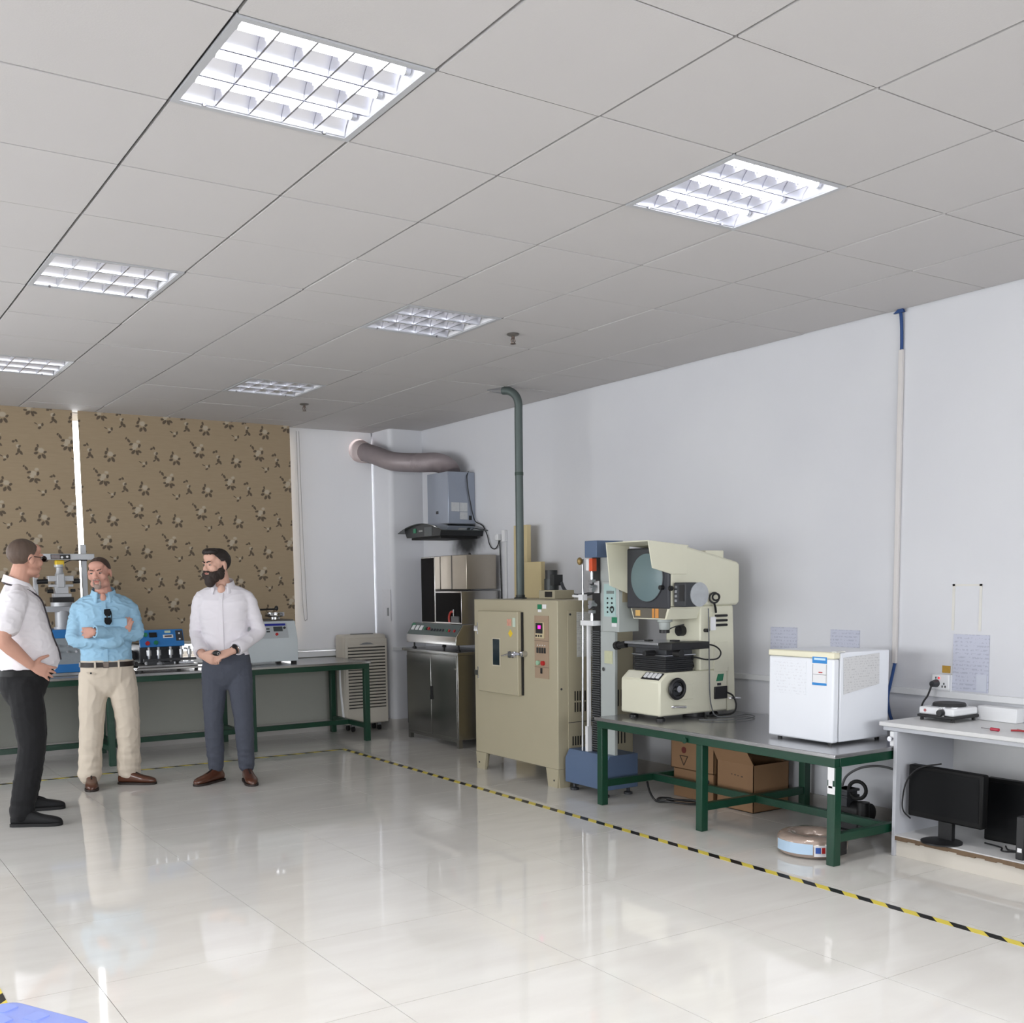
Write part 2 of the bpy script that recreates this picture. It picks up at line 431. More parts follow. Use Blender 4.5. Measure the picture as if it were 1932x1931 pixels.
# ------------------------------------------------------------------ ceiling lights
m_refl = M('louver_aluminium', (222, 223, 230), 0.3, 1.0, var=0.03)
m_pan = M('lamp_housing', (235, 235, 238), 0.4)
m_on = M('lit_tube', (255, 255, 255), 0.4, emit=(245, 246, 255), es=8.0)
m_off = M('unlit_tube', (240, 240, 240), 0.25)
def lamp(lit, label):
    t = thing('ceiling_light', label, 'ceiling light', (0, 0, 0), 'square louvered ceiling lights')
    mb = MB()
    h, w = 0.297, 0.276
    mb.box(-h, h, -h, -w, -.003, .006).box(-h, h, w, h, -.003, .006).box(-h, -w, -w, w, -.003, .006).box(w, h, -w, w, -.003, .006)
    obj('frame', mb, M('lamp_frame', (176, 177, 180), .4), t, smooth=False)
    mb = MB()
    mb.box(-.28, .28, -.28, .28, .085, .088).box(-.282, -.28, -.28, .28, .006, .088).box(.28, .282, -.28, .28, .006, .088).box(-.28, .28, -.282, -.28, .006, .088).box(-.28, .28, .28, .282, .006, .088)
    obj('housing', mb, m_pan, t, smooth=False)
    pw = 2*w/3
    for r in range(3):
        yc = -w+pw*(r+.5)
        prof = []
        for k in range(9):
            s = k/8
            prof.append((pw/2-.004-(pw/2-.024)*(s**1.9), .002+.07*s))
        for sg in (-1, 1):
            mb = MB()
            pts = [(yc+sg*a, b) for a, b in prof]
            n = len(pts)
            mb.add([(-.275, a, b) for a, b in pts]+[(.275, a, b) for a, b in pts], [(i, i+1, n+i+1, n+i) for i in range(n-1)])
            obj('reflector', mb, m_refl, t, ang=60)
        for c in range(4):
            xc = -.276+.552*(c+1)/5
            mb = MB()
            def half(z): return pw/2-.006-(pw/2-.024)*((z/.07)**1.9)
            h0, h4 = half(0), half(.046)
            mb.prism([(yc-h0, .002), (yc+h0, .002), (yc+half(.024), .026), (yc+h4, .048), (yc+.022, .048), (yc+.017, .019), (yc-.017, .019), (yc-.022, .048), (yc-h4, .048), (yc-half(.024), .026)], 'x', xc-.003, xc+.003)
            obj('louver_blade', mb, m_refl, t, smooth=False)
        tb = obj('tube', MB().cyl((-.265, yc, .036), (.265, yc, .036), .0145, n=14), m_on if lit else m_off, t)
        for e_ in (-1, 1): obj('tube_cap', MB().cyl((e_*.272, yc, .036), (e_*.255, yc, .036), .0155, n=14), m_alu, tb)
        if lit:
            ld = bpy.data.lights.new('tube_light', 'AREA'); ld.shape = 'RECTANGLE'; ld.size = .5; ld.size_y = .026
            ld.energy = LAMP_W; ld.color = LAMP_COL; ld.spread = R_(115)
            lo = bpy.data.objects.new('tube_light', ld); COL.objects.link(lo)
            lo.location = (0, yc, .0205); lo.parent = t
    for e_ in (-1, 1): obj('clip', MB().cyl((e_*.2, .268, .004), (e_*.2, .268, -.006), .006, n=8), m_chrome, t)
    return t
lab_on = {(0, 0): 'lit louvered ceiling light, largest in view, three glowing tubes', (3, 0): 'lit louvered ceiling light high above the steel table and fridge'}
lab_off = {(0, 4): 'unlit louvered ceiling light beyond the largest lit one, left column', (3, 4): 'unlit louvered ceiling light beside the nearer sprinkler head',
           (0, 8): 'unlit louvered ceiling light cut by the left picture edge', (3, 8): 'unlit louvered ceiling light beside the farther sprinkler head near the blinds'}
for lit, cells, lab in ((True, LIT, lab_on), (False, OFF, lab_off)):
    proto = None
    for (i, j) in cells:
        loc = (0.6*i+.3, 0.6*j+.3, CEIL)
        if proto is None:
            proto = lamp(lit, lab[(i, j)]); proto.location = loc; t = proto
        else:
            t = copy_tree(proto, loc)
        t['label'] = lab.get((i, j), ('lit' if lit else 'unlit')+' louvered ceiling light outside the picture')
# ------------------------------------------------------------------ roller blinds
def blind_mat():
    m = bpy.data.materials.new('floral_blind_fabric'); m.use_nodes = True
    N = m.node_tree.nodes; L = m.node_tree.links; b = N['Principled BSDF']
    b.inputs['Roughness'].default_value = 0.85
    g = N.new('ShaderNodeNewGeometry'); sx = N.new('ShaderNodeSeparateXYZ'); L.new(g.outputs['Position'], sx.inputs[0])
    def math_(op, a, b_=None, c=None):
        n = N.new('ShaderNodeMath'); n.operation = op
        for i, q in enumerate((a, b_, c)):
            if q is None: continue
            if isinstance(q, (int, float)): n.inputs[i].default_value = q
            else: L.new(q, n.inputs[i])
        return n.outputs[0]
    cw, ch = 0.56, 0.275
    v = math_('DIVIDE', sx.outputs['Z'], ch); row = math_('FLOOR', v)
    par = math_('MULTIPLY', math_('FLOORED_MODULO', row, 2.0), 0.5)
    u = math_('ADD', math_('DIVIDE', sx.outputs['X'], cw), par)
    U = math_('MULTIPLY', math_('FRACT', u), cw); V = math_('MULTIPLY', math_('FRACT', v), ch)
    cb = N.new('ShaderNodeCombineXYZ'); L.new(U, cb.inputs[0]); L.new(V, cb.inputs[1])
    nz = N.new('ShaderNodeTexNoise'); nz.inputs['Scale'].default_value = 45; nz.inputs['Detail'].default_value = 2; L.new(g.outputs['Position'], nz.inputs[0])
    wob = N.new('ShaderNodeVectorMath'); wob.operation = 'MULTIPLY_ADD'; wob.inputs[1].default_value = (0.012, 0.012, 0); wob.inputs[2].default_value = (-.006, -.006, 0)
    L.new(nz.outputs['Color'], wob.inputs[0])
    ad = N.new('ShaderNodeVectorMath'); L.new(cb.outputs[0], ad.inputs[0]); L.new(wob.outputs[0], ad.inputs[1])
    def ell(cx, cy, ang, ra, rb):
        mp = N.new('ShaderNodeMapping'); mp.vector_type = 'TEXTURE'
        mp.inputs['Location'].default_value = (cx, cy, 0); mp.inputs['Rotation'].default_value = (0, 0, R_(ang)); mp.inputs['Scale'].default_value = (ra, rb, 1)
        L.new(ad.outputs[0], mp.inputs[0])
        ln = N.new('ShaderNodeVectorMath'); ln.operation = 'LENGTH'; L.new(mp.outputs[0], ln.inputs[0])
        mr = N.new('ShaderNodeMapRange'); mr.inputs[1].default_value = 0.75; mr.inputs[2].default_value = 1.1; mr.inputs[3].default_value = 1; mr.inputs[4].default_value = 0
        L.new(ln.outputs['Value'], mr.inputs[0])
        return mr.outputs[0]
    def union(lst):
        o = lst[0]
        for q in lst[1:]: o = math_('MAXIMUM', o, q)
        return o
    leaves = []; petals = []
    # big spray, small spray, round spray, sprig
    ax, ay = .12, .185
    for dx, dy, an, ra, rb in ((-.045, .045, 120, .017, .009), (-.028, .018, 20, .016, .009), (.035, .01, 70, .016, .01), (-.012, -.04, 45, .021, .011), (.018, -.045, 110, .02, .011), (.035, -.035, 150, .017, .009), (-.062, .062, 60, .01, .006), (-.03, -.022, 0, .012, .008)):
        leaves.append(ell(ax+dx*1.12, ay+dy*1.12, an, ra*1.2, rb*1.2))
    for dx, dy, an, ra, rb in ((.005, .012, 0, .027, .022), (-.008, -.012, 0, .02, .016), (.03, .045, 0, .018, .014)):
        petals.append(ell(ax+dx, ay+dy, an, ra, rb))
    ax, ay = .285, .125
    for dx, dy, an, ra, rb in ((-.02, .045, 20, .013, .008), (.0, .052, 120, .012, .008), (.012, -.02, 80, .018, .011), (.028, -.035, 120, .017, .01), (.0, -.045, 30, .014, .006), (.02, .01, 50, .012, .008)):
        leaves.append(ell(ax+dx*1.12, ay+dy*1.12, an, ra*1.2, rb*1.2))
    petals.append(ell(ax+.012, ay+.012, 0, .017, .017))
    ax, ay = .47, .10
    for dx, dy, an, ra, rb in ((-.03, .02, 60, .017, .01), (-.035, -.01, 20, .015, .01), (-.01, -.035, 60, .018, .011), (.02, -.03, 120, .02, .012), (.03, .0, 30, .013, .009), (-.02, .045, 100, .013, .008)):
        leaves.append(ell(ax+dx*1.12, ay+dy*1.12, an, ra*1.2, rb*1.2))
    petals.append(ell(ax+.002, ay+.012, 0, .026, .023))
    ax, ay = .19, .045
    for dx, dy, an, ra, rb in ((.02, .005, 80, .014, .008), (.0, -.02, 30, .013, .008), (-.025, .01, 150, .014, .004)):
        leaves.append(ell(ax+dx*1.12, ay+dy*1.12, an, ra*1.2, rb*1.2))
    petals.append(ell(ax+.002, ay+.0, 0, .013, .012))
    nb = N.new('ShaderNodeTexNoise'); nb.inputs['Scale'].default_value = 9; nb.inputs['Detail'].default_value = 5
    mpb = N.new('ShaderNodeMapping'); mpb.inputs['Scale'].default_value = (1, 1, 9); L.new(g.outputs['Position'], mpb.inputs[0]); L.new(mpb.outputs[0], nb.inputs[0])
    base = N.new('ShaderNodeMix'); base.data_type = 'RGBA'; base.inputs[6].default_value = lin((150, 132, 107)); base.inputs[7].default_value = lin((164, 146, 120)); L.new(nb.outputs[0], base.inputs[0])
    m1 = N.new('ShaderNodeMix'); m1.data_type = 'RGBA'; L.new(math_('MULTIPLY', union(petals), 0.6), m1.inputs[0]); L.new(base.outputs[2], m1.inputs[6]); m1.inputs[7].default_value = lin((188, 177, 160))
    m2 = N.new('ShaderNodeMix'); m2.data_type = 'RGBA'; L.new(math_('MULTIPLY', union(leaves), 0.85), m2.inputs[0]); L.new(m1.outputs[2], m2.inputs[6]); m2.inputs[7].default_value = lin((72, 62, 52))
    L.new(m2.outputs[2], b.inputs['Base Color'])
    return m
m_blind = blind_mat()
m_hem = M('blind_hem_bar', (196, 190, 178), 0.5)
BY = 6.90
for (x0, x1, lab) in ((-1.35, 1.012, 'brown floral roller blind cut by the left picture edge'), (1.058, 2.955, 'brown floral roller blind, wide one behind the two right-hand men')):
    t = thing('roller_blind', lab, 'blind', ((x0+x1)/2, BY, 0.95), 'floral roller blinds')
    mb = MB(); n = 10
    for i in range(n):
        pass
    mb.box(x0, x1, BY, BY+.003, 0.95, CEIL-.001)
    obj('fabric', mb, m_blind, t, smooth=False)
    obj('hem_bar', B(x0, x1, BY-.006, BY+.009, 0.925, 0.955), m_hem, t, bevel=.004)
    obj('roller_tube', MB().cyl((x0+.01, BY+.035, CEIL-.042), (x1-.01, BY+.035, CEIL-.042), .03, n=18), m_hem, t)
# plain white blind with a cut-out for the duct
WBY = 6.985
mwb = bpy.data.materials.new('white_blind_fabric'); mwb.use_nodes = True
N = mwb.node_tree.nodes; L = mwb.node_tree.links; b = N['Principled BSDF']; b.inputs['Base Color'].default_value = lin((232, 232, 234)); b.inputs['Roughness'].default_value = 0.8
tl = N.new('ShaderNodeBsdfTranslucent'); tl.inputs[0].default_value = lin((225, 225, 228)); mxs = N.new('ShaderNodeMixShader'); mxs.inputs[0].default_value = 0.10
nzw = N.new('ShaderNodeTexNoise'); nzw.inputs['Scale'].default_value = 300; bpw = N.new('ShaderNodeBump'); bpw.inputs['Strength'].default_value = .05; L.new(nzw.outputs[0], bpw.inputs['Height']); L.new(bpw.outputs[0], b.inputs['Normal'])
L.new(b.outputs[0], mxs.inputs[1]); L.new(tl.outputs[0], mxs.inputs[2]); L.new(mxs.outputs[0], N['Material Output'].inputs[0])
t = thing('roller_blind', 'plain white roller blind between the floral blind and the pillar', 'blind', (3.39, WBY, 0.80))
x0, x1 = 2.93, 3.843
DX, DZ, DR = 3.70, 2.755, 0.105
mb = MB()
RX0, RZ0, RZ1 = 3.57, 2.60, CEIL-.002
mb.box(x0, RX0, WBY, WBY+.003, .82, RZ1); mb.box(RX0, x1, WBY, WBY+.003, .82, RZ0)
vs = []; fs = []; nh = 48
_an = sorted([2*math.pi*i/nh for i in range(nh)]+[math.atan2(z_-DZ, x_-DX) % (2*math.pi) for x_ in (RX0, x1) for z_ in (RZ0, RZ1)]); nh = len(_an)
for i in range(nh):
    a = _an[i]; cx, cz = math.cos(a), math.sin(a)
    tx = ((x1-DX)/cx if cx > 1e-6 else (RX0-DX)/cx if cx < -1e-6 else 1e9); tz = ((RZ1-DZ)/cz if cz > 1e-6 else (RZ0-DZ)/cz if cz < -1e-6 else 1e9)
    tt = min(tx, tz)
    for yy in (WBY, WBY+.003): vs += [(DX+.088*cx, yy, DZ+.088*cz), (DX+tt*cx, yy, DZ+tt*cz)]
for i in range(nh):
    o, q = 4*i, 4*((i+1) % nh)
    fs += [(o, o+1, q+1, q), (o+2, q+2, q+3, o+3), (o, q, q+2, o+2), (o+1, o+3, q+3, q+1)]
mb.add(vs, fs)
obj('fabric', mb, mwb, t, smooth=False)
obj('hem_bar', B(x0, x1, WBY-.008, WBY+.011, .803, .825), m_white, t, bevel=.004)
obj('roller_tube', MB().cyl((x0+.01, WBY+.03, CEIL-.035), (x1-.01, WBY+.03, CEIL-.035), .025, n=16), m_white, t)
obj('pull_chain', MB().tube([(3.05, WBY-.02, 2.9), (3.055, WBY-.02, 2.0), (3.06, WBY-.02, 1.4), (3.075, WBY-.02, 1.13), (3.095, WBY-.02, 1.11), (3.105, WBY-.02, 1.2), (3.085, WBY-.02, 2.0), (3.075, WBY-.02, 2.9)], .0022, n=6), M('chain_beads', (150, 150, 150), .4), t)

# ------------------------------------------------------------------ extractor hood and duct
t = hood_t = thing('extractor_hood', 'grey wall-mounted extractor hood with arched glass canopy', 'extractor hood', (4.08, 5.85, 1.87))
m_hood = M('hood_blue_grey_steel', (150, 157, 170), 0.35, 0.55, var=0.05)
body = obj('body', B(3.935, 4.219, 5.65, 6.03, 1.975, 2.445), m_hood, t, bevel=.004)
obj('seam', B(3.93, 4.219, 5.647, 6.033, 1.975, 1.985), M('hood_seam', (95, 99, 106), .4), body)
obj('badge', B(3.932, 3.9365, 5.83, 5.87, 2.075, 2.10), m_dark, body)
lb = M('torn_label', (188, 190, 192), .8, var=.12, vs=40)
for (xa, xb, za, zb) in ((3.965, 4.05, 2.09, 2.17), (4.055, 4.135, 2.09, 2.17), (4.055, 4.135, 2.02, 2.085)):
    obj('torn_label', B(xa, xb, 5.6475, 5.651, za, zb), lb, body)
obj('black_smudge_plate', B(4.15, 4.18, 5.6475, 5.651, 2.015, 2.055), m_black, body)
mgl = M('smoked_glass', (46, 52, 50), .08, var=.05, coat=.5)
# arched glass canopy: arc across the width
ys = [5.43+(6.25-5.43)*k/16 for k in range(17)]
def arch(y):
    s = (y-5.84)/.41
    return 1.985-.072*s*s
vs = []; fs = []
for yy in ys:
    z = arch(yy)
    xf_ = 3.735-.0*abs(yy-5.84)
    vs += [(xf_, yy, z), (4.216, yy, z), (4.216, yy, z-.006), (xf_, yy, z-.006)]
for k in range(16):
    for i in range(4):
        j = (i+1) % 4
        fs.append((k*4+i, k*4+j, k*4+4+j, k*4+4+i))
fs += [(0, 1, 2, 3), (64, 67, 66, 65)]
obj('glass_canopy', MB().add(vs, fs), mgl, t)
poly = [(5.52, 1.865), (6.14, 1.865)]
top = [(5.5+(6.18-5.5)*k/10, arch(5.5+(6.18-5.5)*k/10)-.007) for k in range(10, -1, -1)]
cb = obj('control_box', MB().prism(poly+top, 'x', 3.77, 4.21), M('hood_charcoal', (46, 48, 50), .35, .3), t)
obj('silver_panel', B(3.7665, 3.771, 5.66, 5.80, 1.872, 1.95), M('hood_dim_panel', (92, 96, 98), .4, .4), cb)
obj('green_sticker', B(3.765, 3.7705, 5.955, 6.005, 1.905, 1.945), m_grn, cb)
obj('button_strip', B(3.765, 3.7705, 5.83, 5.90, 1.912, 1.926), M('button_print', (150, 152, 150), .5), cb)
obj('filter', B(3.80, 4.18, 5.56, 6.10, 1.845, 1.866), M('greasy_filter', (14, 14, 14), .6, .3), t)
# flexible duct
m_duct = M('foil_duct', (158, 148, 150), .5, .4, var=.12, vs=12)
mb = MB()
path = [(4.06, 5.80, 2.44), (4.05, 5.84, 2.50), (4.01, 5.97, 2.555), (3.93, 6.18, 2.57), (3.80, 6.43, 2.60), (3.73, 6.70, 2.685), (3.702, 6.97, 2.755)]
pts = [Vector(p) for p in path]; q = []
for i in range(len(pts)-1):
    p0 = pts[max(i-1, 0)]; p1 = pts[i]; p2 = pts[i+1]; p3 = pts[min(i+2, len(pts)-1)]
    for k in range(40):
        s = k/40
        q.append(0.5*((2*p1)+(p2-p0)*s+(2*p0-5*p1+4*p2-p3)*s*s+(3*p1-p0-3*p2+p3)*s**3))
q.append(pts[-1])
cnt = [0]
def rad(s):
    cnt[0] += 1
    return .086+.0026*(1 if (cnt[0]//1) % 2 else -1)
mb.tube(q, .086, n=28, sub=1, rad=rad)
dt = thing('flexible_duct', 'ribbed foil exhaust duct running from the hood to the window', 'duct', (4.06, 5.80, 2.44))
obj('hose', mb, m_duct, dt, ang=80)
mpl = bpy.data.materials.new('milky_plastic_wrap'); mpl.use_nodes = True
N = mpl.node_tree.nodes; L = mpl.node_tree.links; b = N['Principled BSDF']; b.inputs['Base Color'].default_value = lin((244, 240, 240)); b.inputs['Roughness'].default_value = .35
tl = N.new('ShaderNodeBsdfTranslucent'); tl.inputs[0].default_value = lin((255, 238, 234)); mxs = N.new('ShaderNodeMixShader'); mxs.inputs[0].default_value = .65
L.new(b.outputs[0], mxs.inputs[1]); L.new(tl.outputs[0], mxs.inputs[2]); L.new(mxs.outputs[0], N['Material Output'].inputs[0])
mb = MB(); rs = []
n = 26
for k, (yy, rr) in enumerate(((6.83, .093), (6.86, .104), (6.89, .101), (6.92, .11), (6.945, .107), (6.965, .114), (6.98, .108), (7.03, .098))):
    rs.append([Vector((3.709-.02*(yy-6.83)+(rr+.006*noise.noise(Vector((k*1.3, i*.9, 0))))*math.cos(i*2*math.pi/n), yy, 2.718+.27*(yy-6.83)*.9+(rr+.006*noise.noise(Vector((k*1.3, i*.9, 4))))*math.sin(i*2*math.pi/n))) for i in range(n)])
mb.rings(rs, cap=False)
obj('plastic_wrap', mb, mpl, dt, ang=70)
# sagging cord down the hood side into the socket
obj('power_cord', MB().tube([(4.16, 5.66, 2.45), (4.13, 5.640, 2.40), (4.14, 5.638, 2.28), (4.165, 5.638, 2.16), (4.185, 5.638, 2.07), (4.19, 5.60, 2.0), (4.205, 5.50, 1.955), (4.205, 5.43, 1.87), (4.205, 5.40, 1.80), (4.205, 5.36, 1.755), (4.205, 5.30, 1.745), (4.205, 5.25, 1.78), (4.205, 5.235, 1.835)], .0045), m_cable, hood_t)
t = thing('wall_socket', 'small white wall socket with plug beside the hood', 'socket', (4.21, 5.18, 1.81))
obj('box', B(4.185, 4.219, 5.12, 5.165, 1.80, 1.90), m_white, t, bevel=.004)
obj('plug', MB().box(4.17, 4.219, 5.205, 5.255, 1.815, 1.87), m_white, t, bevel=.008)
obj('power_cord', MB().tube([(4.20, 5.215, 1.82), (4.205, 5.215, 1.6), (4.207, 5.21, 1.34), (4.20, 5.20, 1.1)], .0055), m_cable, t)
tag(obj('conduit', B(4.205, 4.219, 5.125, 5.15, 0.83, 1.80), m_trunk, base=(4.21, 5.14, .83), bevel=.003), 'narrow white cable conduit under the small socket', 'conduit')

# ------------------------------------------------------------------ stainless cabinet and test unit on it
m_inox = M('stainless_sheet', (160, 159, 156), 0.24, 1.0, var=0.16, vs=1.6, bump=.12, bs=5)
m_inoxl = M('stainless_bright', (190, 188, 186), 0.25, 1.0, var=0.08, vs=3)
t = thing('steel_cabinet', 'two-door stainless steel floor cabinet beside the pillar', 'cabinet', (3.97, 5.68, 0))
obj('body', B(3.745, 4.19, 5.21, 6.14, .07, .82), m_inox, t, bevel=.004)
obj('top', B(3.725, 4.2, 5.18, 6.20, .82, .845), m_inox, t, bevel=.003)
for (a, b_) in ((5.225, 5.672), (5.678, 6.125)):
    d = obj('door', B(3.738, 3.746, a, b_, .085, .81), m_inox, t, bevel=.003)
obj('handle', MB().box(3.728, 3.739, 5.655, 5.672, .44, .52).box(3.726, 3.739, 5.652, 5.675, .40, .44), m_black, t)
obj('lock', MB().cyl((3.739, 5.24, .70), (3.73, 5.24, .70), .012), m_chrome, t)
for (xx, yy) in ((3.765, 5.23), (3.765, 6.12), (4.17, 5.23), (4.17, 6.12)):
    obj('foot', B(xx-.018, xx+.018, yy-.02, yy+.02, 0, .07), m_inox, t)
obj('bottom_rail', MB().box(3.747, 3.77, 5.25, 6.10, .048, .07), m_inox, t)
obj('hinge', MB().cyl((3.745, 6.132, .14), (3.745, 6.132, .78), .006, n=8), m_dark, t)

t = thing('test_chamber', 'stainless test unit with slanted control panel on the steel cabinet', 'lab instrument', (3.97, 5.68, .845))
# control desk with slanted face
cpoly = [(3.725, .905), (3.725, .975), (3.80, 1.085), (4.16, 1.085), (4.16, .905)]
desk = obj('control_desk', MB().prism(cpoly, 'y', 5.20, 6.10), m_inoxl, t, bevel=.003)
m_panel = M('grey_green_panel', (84, 96, 94), .45)
nrm = Vector((-.11, 0, .075)).normalized(); up = Vector((.075, 0, .11)).normalized()
def onp(s, yv, off=.002): return Vector((3.725, yv, .975))+up*s+nrm*off
pn = obj('control_panel', MB().obox(onp(.066, 5.65), up, (0, 1, 0), nrm, .122, .88, .004), m_panel, desk)
for k, yy in enumerate((6.03, 5.955, 5.88)):
    obj('meter', MB().obox(onp(.075, yy, .006), up, (0, 1, 0), nrm, .05, .05, .008), m_white, pn, bevel=.004)
for yy, mt in ((5.80, m_grn), (5.765, m_black), (5.73, m_red)):
    obj('lamp_button', MB().cyl(onp(.07, yy, 0), onp(.07, yy, .016), .015, n=12), mt, pn)
for k in range(5):
    obj('switch', MB().obox(onp(.06, 5.67-.05*k, .008), up, (0, 1, 0), nrm, .022, .02, .012), m_dark, pn)
for yy, mt in ((5.40, m_grn), (5.36, m_red), (5.27, m_red)):
    obj('lamp_button', MB().cyl(onp(.06, yy, 0), onp(.06, yy, .014), .013, n=12), mt, pn)
obj('green_tag', MB().obox(onp(.11, 6.06, .005), up, (0, 1, 0), nrm, .025, .06, .002), m_grn, pn)
for yy in (6.05, 5.25):
    obj('foot', MB().lathe((3.78, yy, .846), [(.022, 0), (.02, .012), (.008, .02), (.008, .059)], n=12), m_black, t)
    obj('foot', MB().lathe((4.1, yy, .846), [(.022, 0), (.02, .012), (.008, .02), (.008, .059)], n=12), m_black, t)
# glazed chamber
m_dkglass = M('dark_chamber_glass', (17, 15, 15), .35, var=.1, spec=.04)
ch = obj('chamber', MB().box(3.80, 4.18, 5.225, 5.68, 1.086, 1.375), m_inoxl, t, bevel=.003)
obj('window', B(3.796, 3.801, 5.235, 5.665, 1.10, 1.36), m_dkglass, ch)
obj('red_hose', MB().tube([(3.792, 5.42, 1.10), (3.79, 5.42, 1.15), (3.79, 5.39, 1.19), (3.79, 5.35, 1.195)], .010), M('red_hose', (180, 60, 50), .4), ch)
obj('valve', MB().box(3.785, 3.796, 5.25, 5.38, 1.10, 1.155), M('valve_grey', (92, 92, 92), .4), ch)
obj('nozzle', MB().cyl((3.79, 5.34, 1.155), (3.79, 5.34, 1.215), .008, n=8), m_chrome, ch)
tw = obj('side_tower', MB().box(3.80, 4.18, 5.685, 5.93, 1.086, 1.685), m_inoxl, t, bevel=.003)
obj('dark_window', B(3.796, 3.801, 5.70, 5.925, 1.095, 1.672), m_dkglass, tw)
bx = obj('upper_box', MB().box(3.86, 4.17, 5.23, 5.68, 1.39, 1.69), M('tarnished_steel', (176, 168, 156), .3, .8, var=.15, vs=3), t, bevel=.004)
obj('seam', B(3.857, 3.861, 5.475, 5.485, 1.39, 1.69), M('box_seam', (80, 78, 76), .5), bx)
obj('knob', MB().sph((4.0, 5.40, 1.70), .012), m_black, bx)

# carton between the cabinet and the oven
# ------------------------------------------------------------------ paper on the pillar
t = thing('notice_sheet', 'printed notice with a small box taped to the pillar side', 'notice', (PX-.004, 6.75, 1.09))
obj('sheet', B(PX-.005, PX-.001, 6.66, 6.84, 1.085, 1.39), M('grey_notice', (206, 206, 210), .7, var=.07, vs=40), t)
obj('grey_slot', B(PX-.008, PX-.005, 6.70, 6.735, 1.13, 1.21), m_grey, t)

# ------------------------------------------------------------------ sprinklers
def sprinkler(label, loc):
    t = thing('sprinkler_head', label, 'sprinkler', (0, 0, 0), 'sprinkler heads on the ceiling')
    obj('escutcheon', MB().lathe((0, 0, 0), [(.036, -.001), (.038, -.006), (.03, -.012), (.012, -.016)], n=20), M('sprinkler_plate', (120, 116, 112), .4, .6), t)
    obj('body', MB().cyl((0, 0, -.012), (0, 0, -.03), .010, n=10).cyl((0, 0, -.03), (0, 0, -.05), .004, n=8), M('sprinkler_brass', (110, 96, 88), .35, .9), t)
    obj('frame_arm', MB().tube([(.009, 0, -.028), (.014, 0, -.042), (.004, 0, -.058)], .003).tube([(-.009, 0, -.028), (-.014, 0, -.042), (-.004, 0, -.058)], .003), MATS['sprinkler_brass'], t)
    obj('deflector', MB().lathe((0, 0, -.058), [(.017, 0), (.017, -.003), (.004, -.005)], n=14), MATS['sprinkler_brass'], t)
    t.location = loc
    return t
s1 = sprinkler('nearer sprinkler head on the ceiling, beside an unlit light', (2.664, 2.686, CEIL))
s2 = copy_tree(s1, (2.58, 5.659, CEIL)); s2['label'] = 'farther sprinkler head on the ceiling near the blinds'
# ------------------------------------------------------------------ oven
m_oven = M('beige_enamel', (172, 164, 140), 0.42, var=0.03, bump=.03, bs=200)
m_ovend = M('beige_enamel_shade', (160, 153, 132), 0.42, var=0.03)
OX, OY0, OY1, OZ0, OZ1, OXB = 3.37, 3.225, 4.32, .13, 1.32, 4.05
t = thing('laboratory_oven', 'tall beige laboratory oven with one small-windowed door', 'oven', (3.7, 3.77, 0))
body = obj('body', B(OX, OXB, OY0, OY1, OZ0, OZ1), m_oven, t, bevel=.006)
# legs, splayed plates
for (yy, s) in ((OY0, 1), (OY1, -1)):
    for (xx, q) in ((OX, 1), (OXB, -1)):
        mb = MB()
        mb.prism([(yy, OZ0+.001), (yy+s*.15, OZ0+.001), (yy+s*.125, 0), (yy+s*.015, 0)], 'x', xx, xx+q*.02)
        mb.prism([(xx, OZ0+.001), (xx+q*.12, OZ0+.001), (xx+q*.10, 0), (xx+q*.015, 0)], 'y', yy, yy+s*.02)
        lg = obj('leg', mb, m_oven, t)
        obj('bolt', MB().cyl((xx-q*.001, yy+s*.05, .05), (xx+q*.004-q*.008, yy+s*.05, .05), .007, n=8), m_dark, lg)
# door
door = obj('door', B(OX-.045, OX-.002, 3.655, 4.20, .62, 1.235), m_oven, t, bevel=.006)
obj('gasket', B(OX-.014, OX-.0015, 3.640, 4.19, .625, 1.23), m_black, door)
obj('window_frame', B(OX-.048, OX-.0445, 3.885, 3.99, .825, 1.035), M('window_trim', (196, 190, 170), .4), door)
obj('window_glass', B(OX-.0495, OX-.0475, 3.893, 3.982, .833, 1.027), M('oven_window', (34, 46, 52), .1), door)
for zz in (1.10, .76):
    hg = obj('hinge', MB().box(OX-.05, OX-.002, 4.195, 4.245, zz-.02, zz+.02).cyl((OX-.03, 4.21, zz-.045), (OX-.03, 4.21, zz+.045), .012, n=10), m_chrome, door)
lt = obj('latch', MB().box(OX-.075, OX-.045, 3.665, 3.74, .90, .945).cyl((OX-.085, 3.70, .925), (OX-.04, 3.70, .925), .026, n=14).cyl((OX-.07, 3.74, .925), (OX-.09, 3.80, .91), .008, .006, n=8), m_chrome, door)
obj('latch_keeper', MB().cyl((OX-.04, 3.615, .93), (OX, 3.615, .93), .022, n=14).box(OX-.055, OX-.03, 3.60, 3.665, .92, .94), m_chrome, t)
obj('warning_sticker', B(OX-.0465, OX-.0445, 3.735, 3.79, 1.13, 1.18), M('red_white_sticker', (206, 150, 130), .6, var=.3, vs=60), door)
obj('green_white_sticker', B(OX-.0465, OX-.0445, 3.68, 3.715, 1.125, 1.19), M('pale_sticker', (190, 205, 190), .6), door)
obj('yellow_diamond_sticker', MB().obox((OX-.0455, 3.745, 1.075), (1, 0, 0), (0, 1, 1), (0, -1, 1), .002, .042, .042), M('yellow_sticker', (222, 190, 40), .5), door)
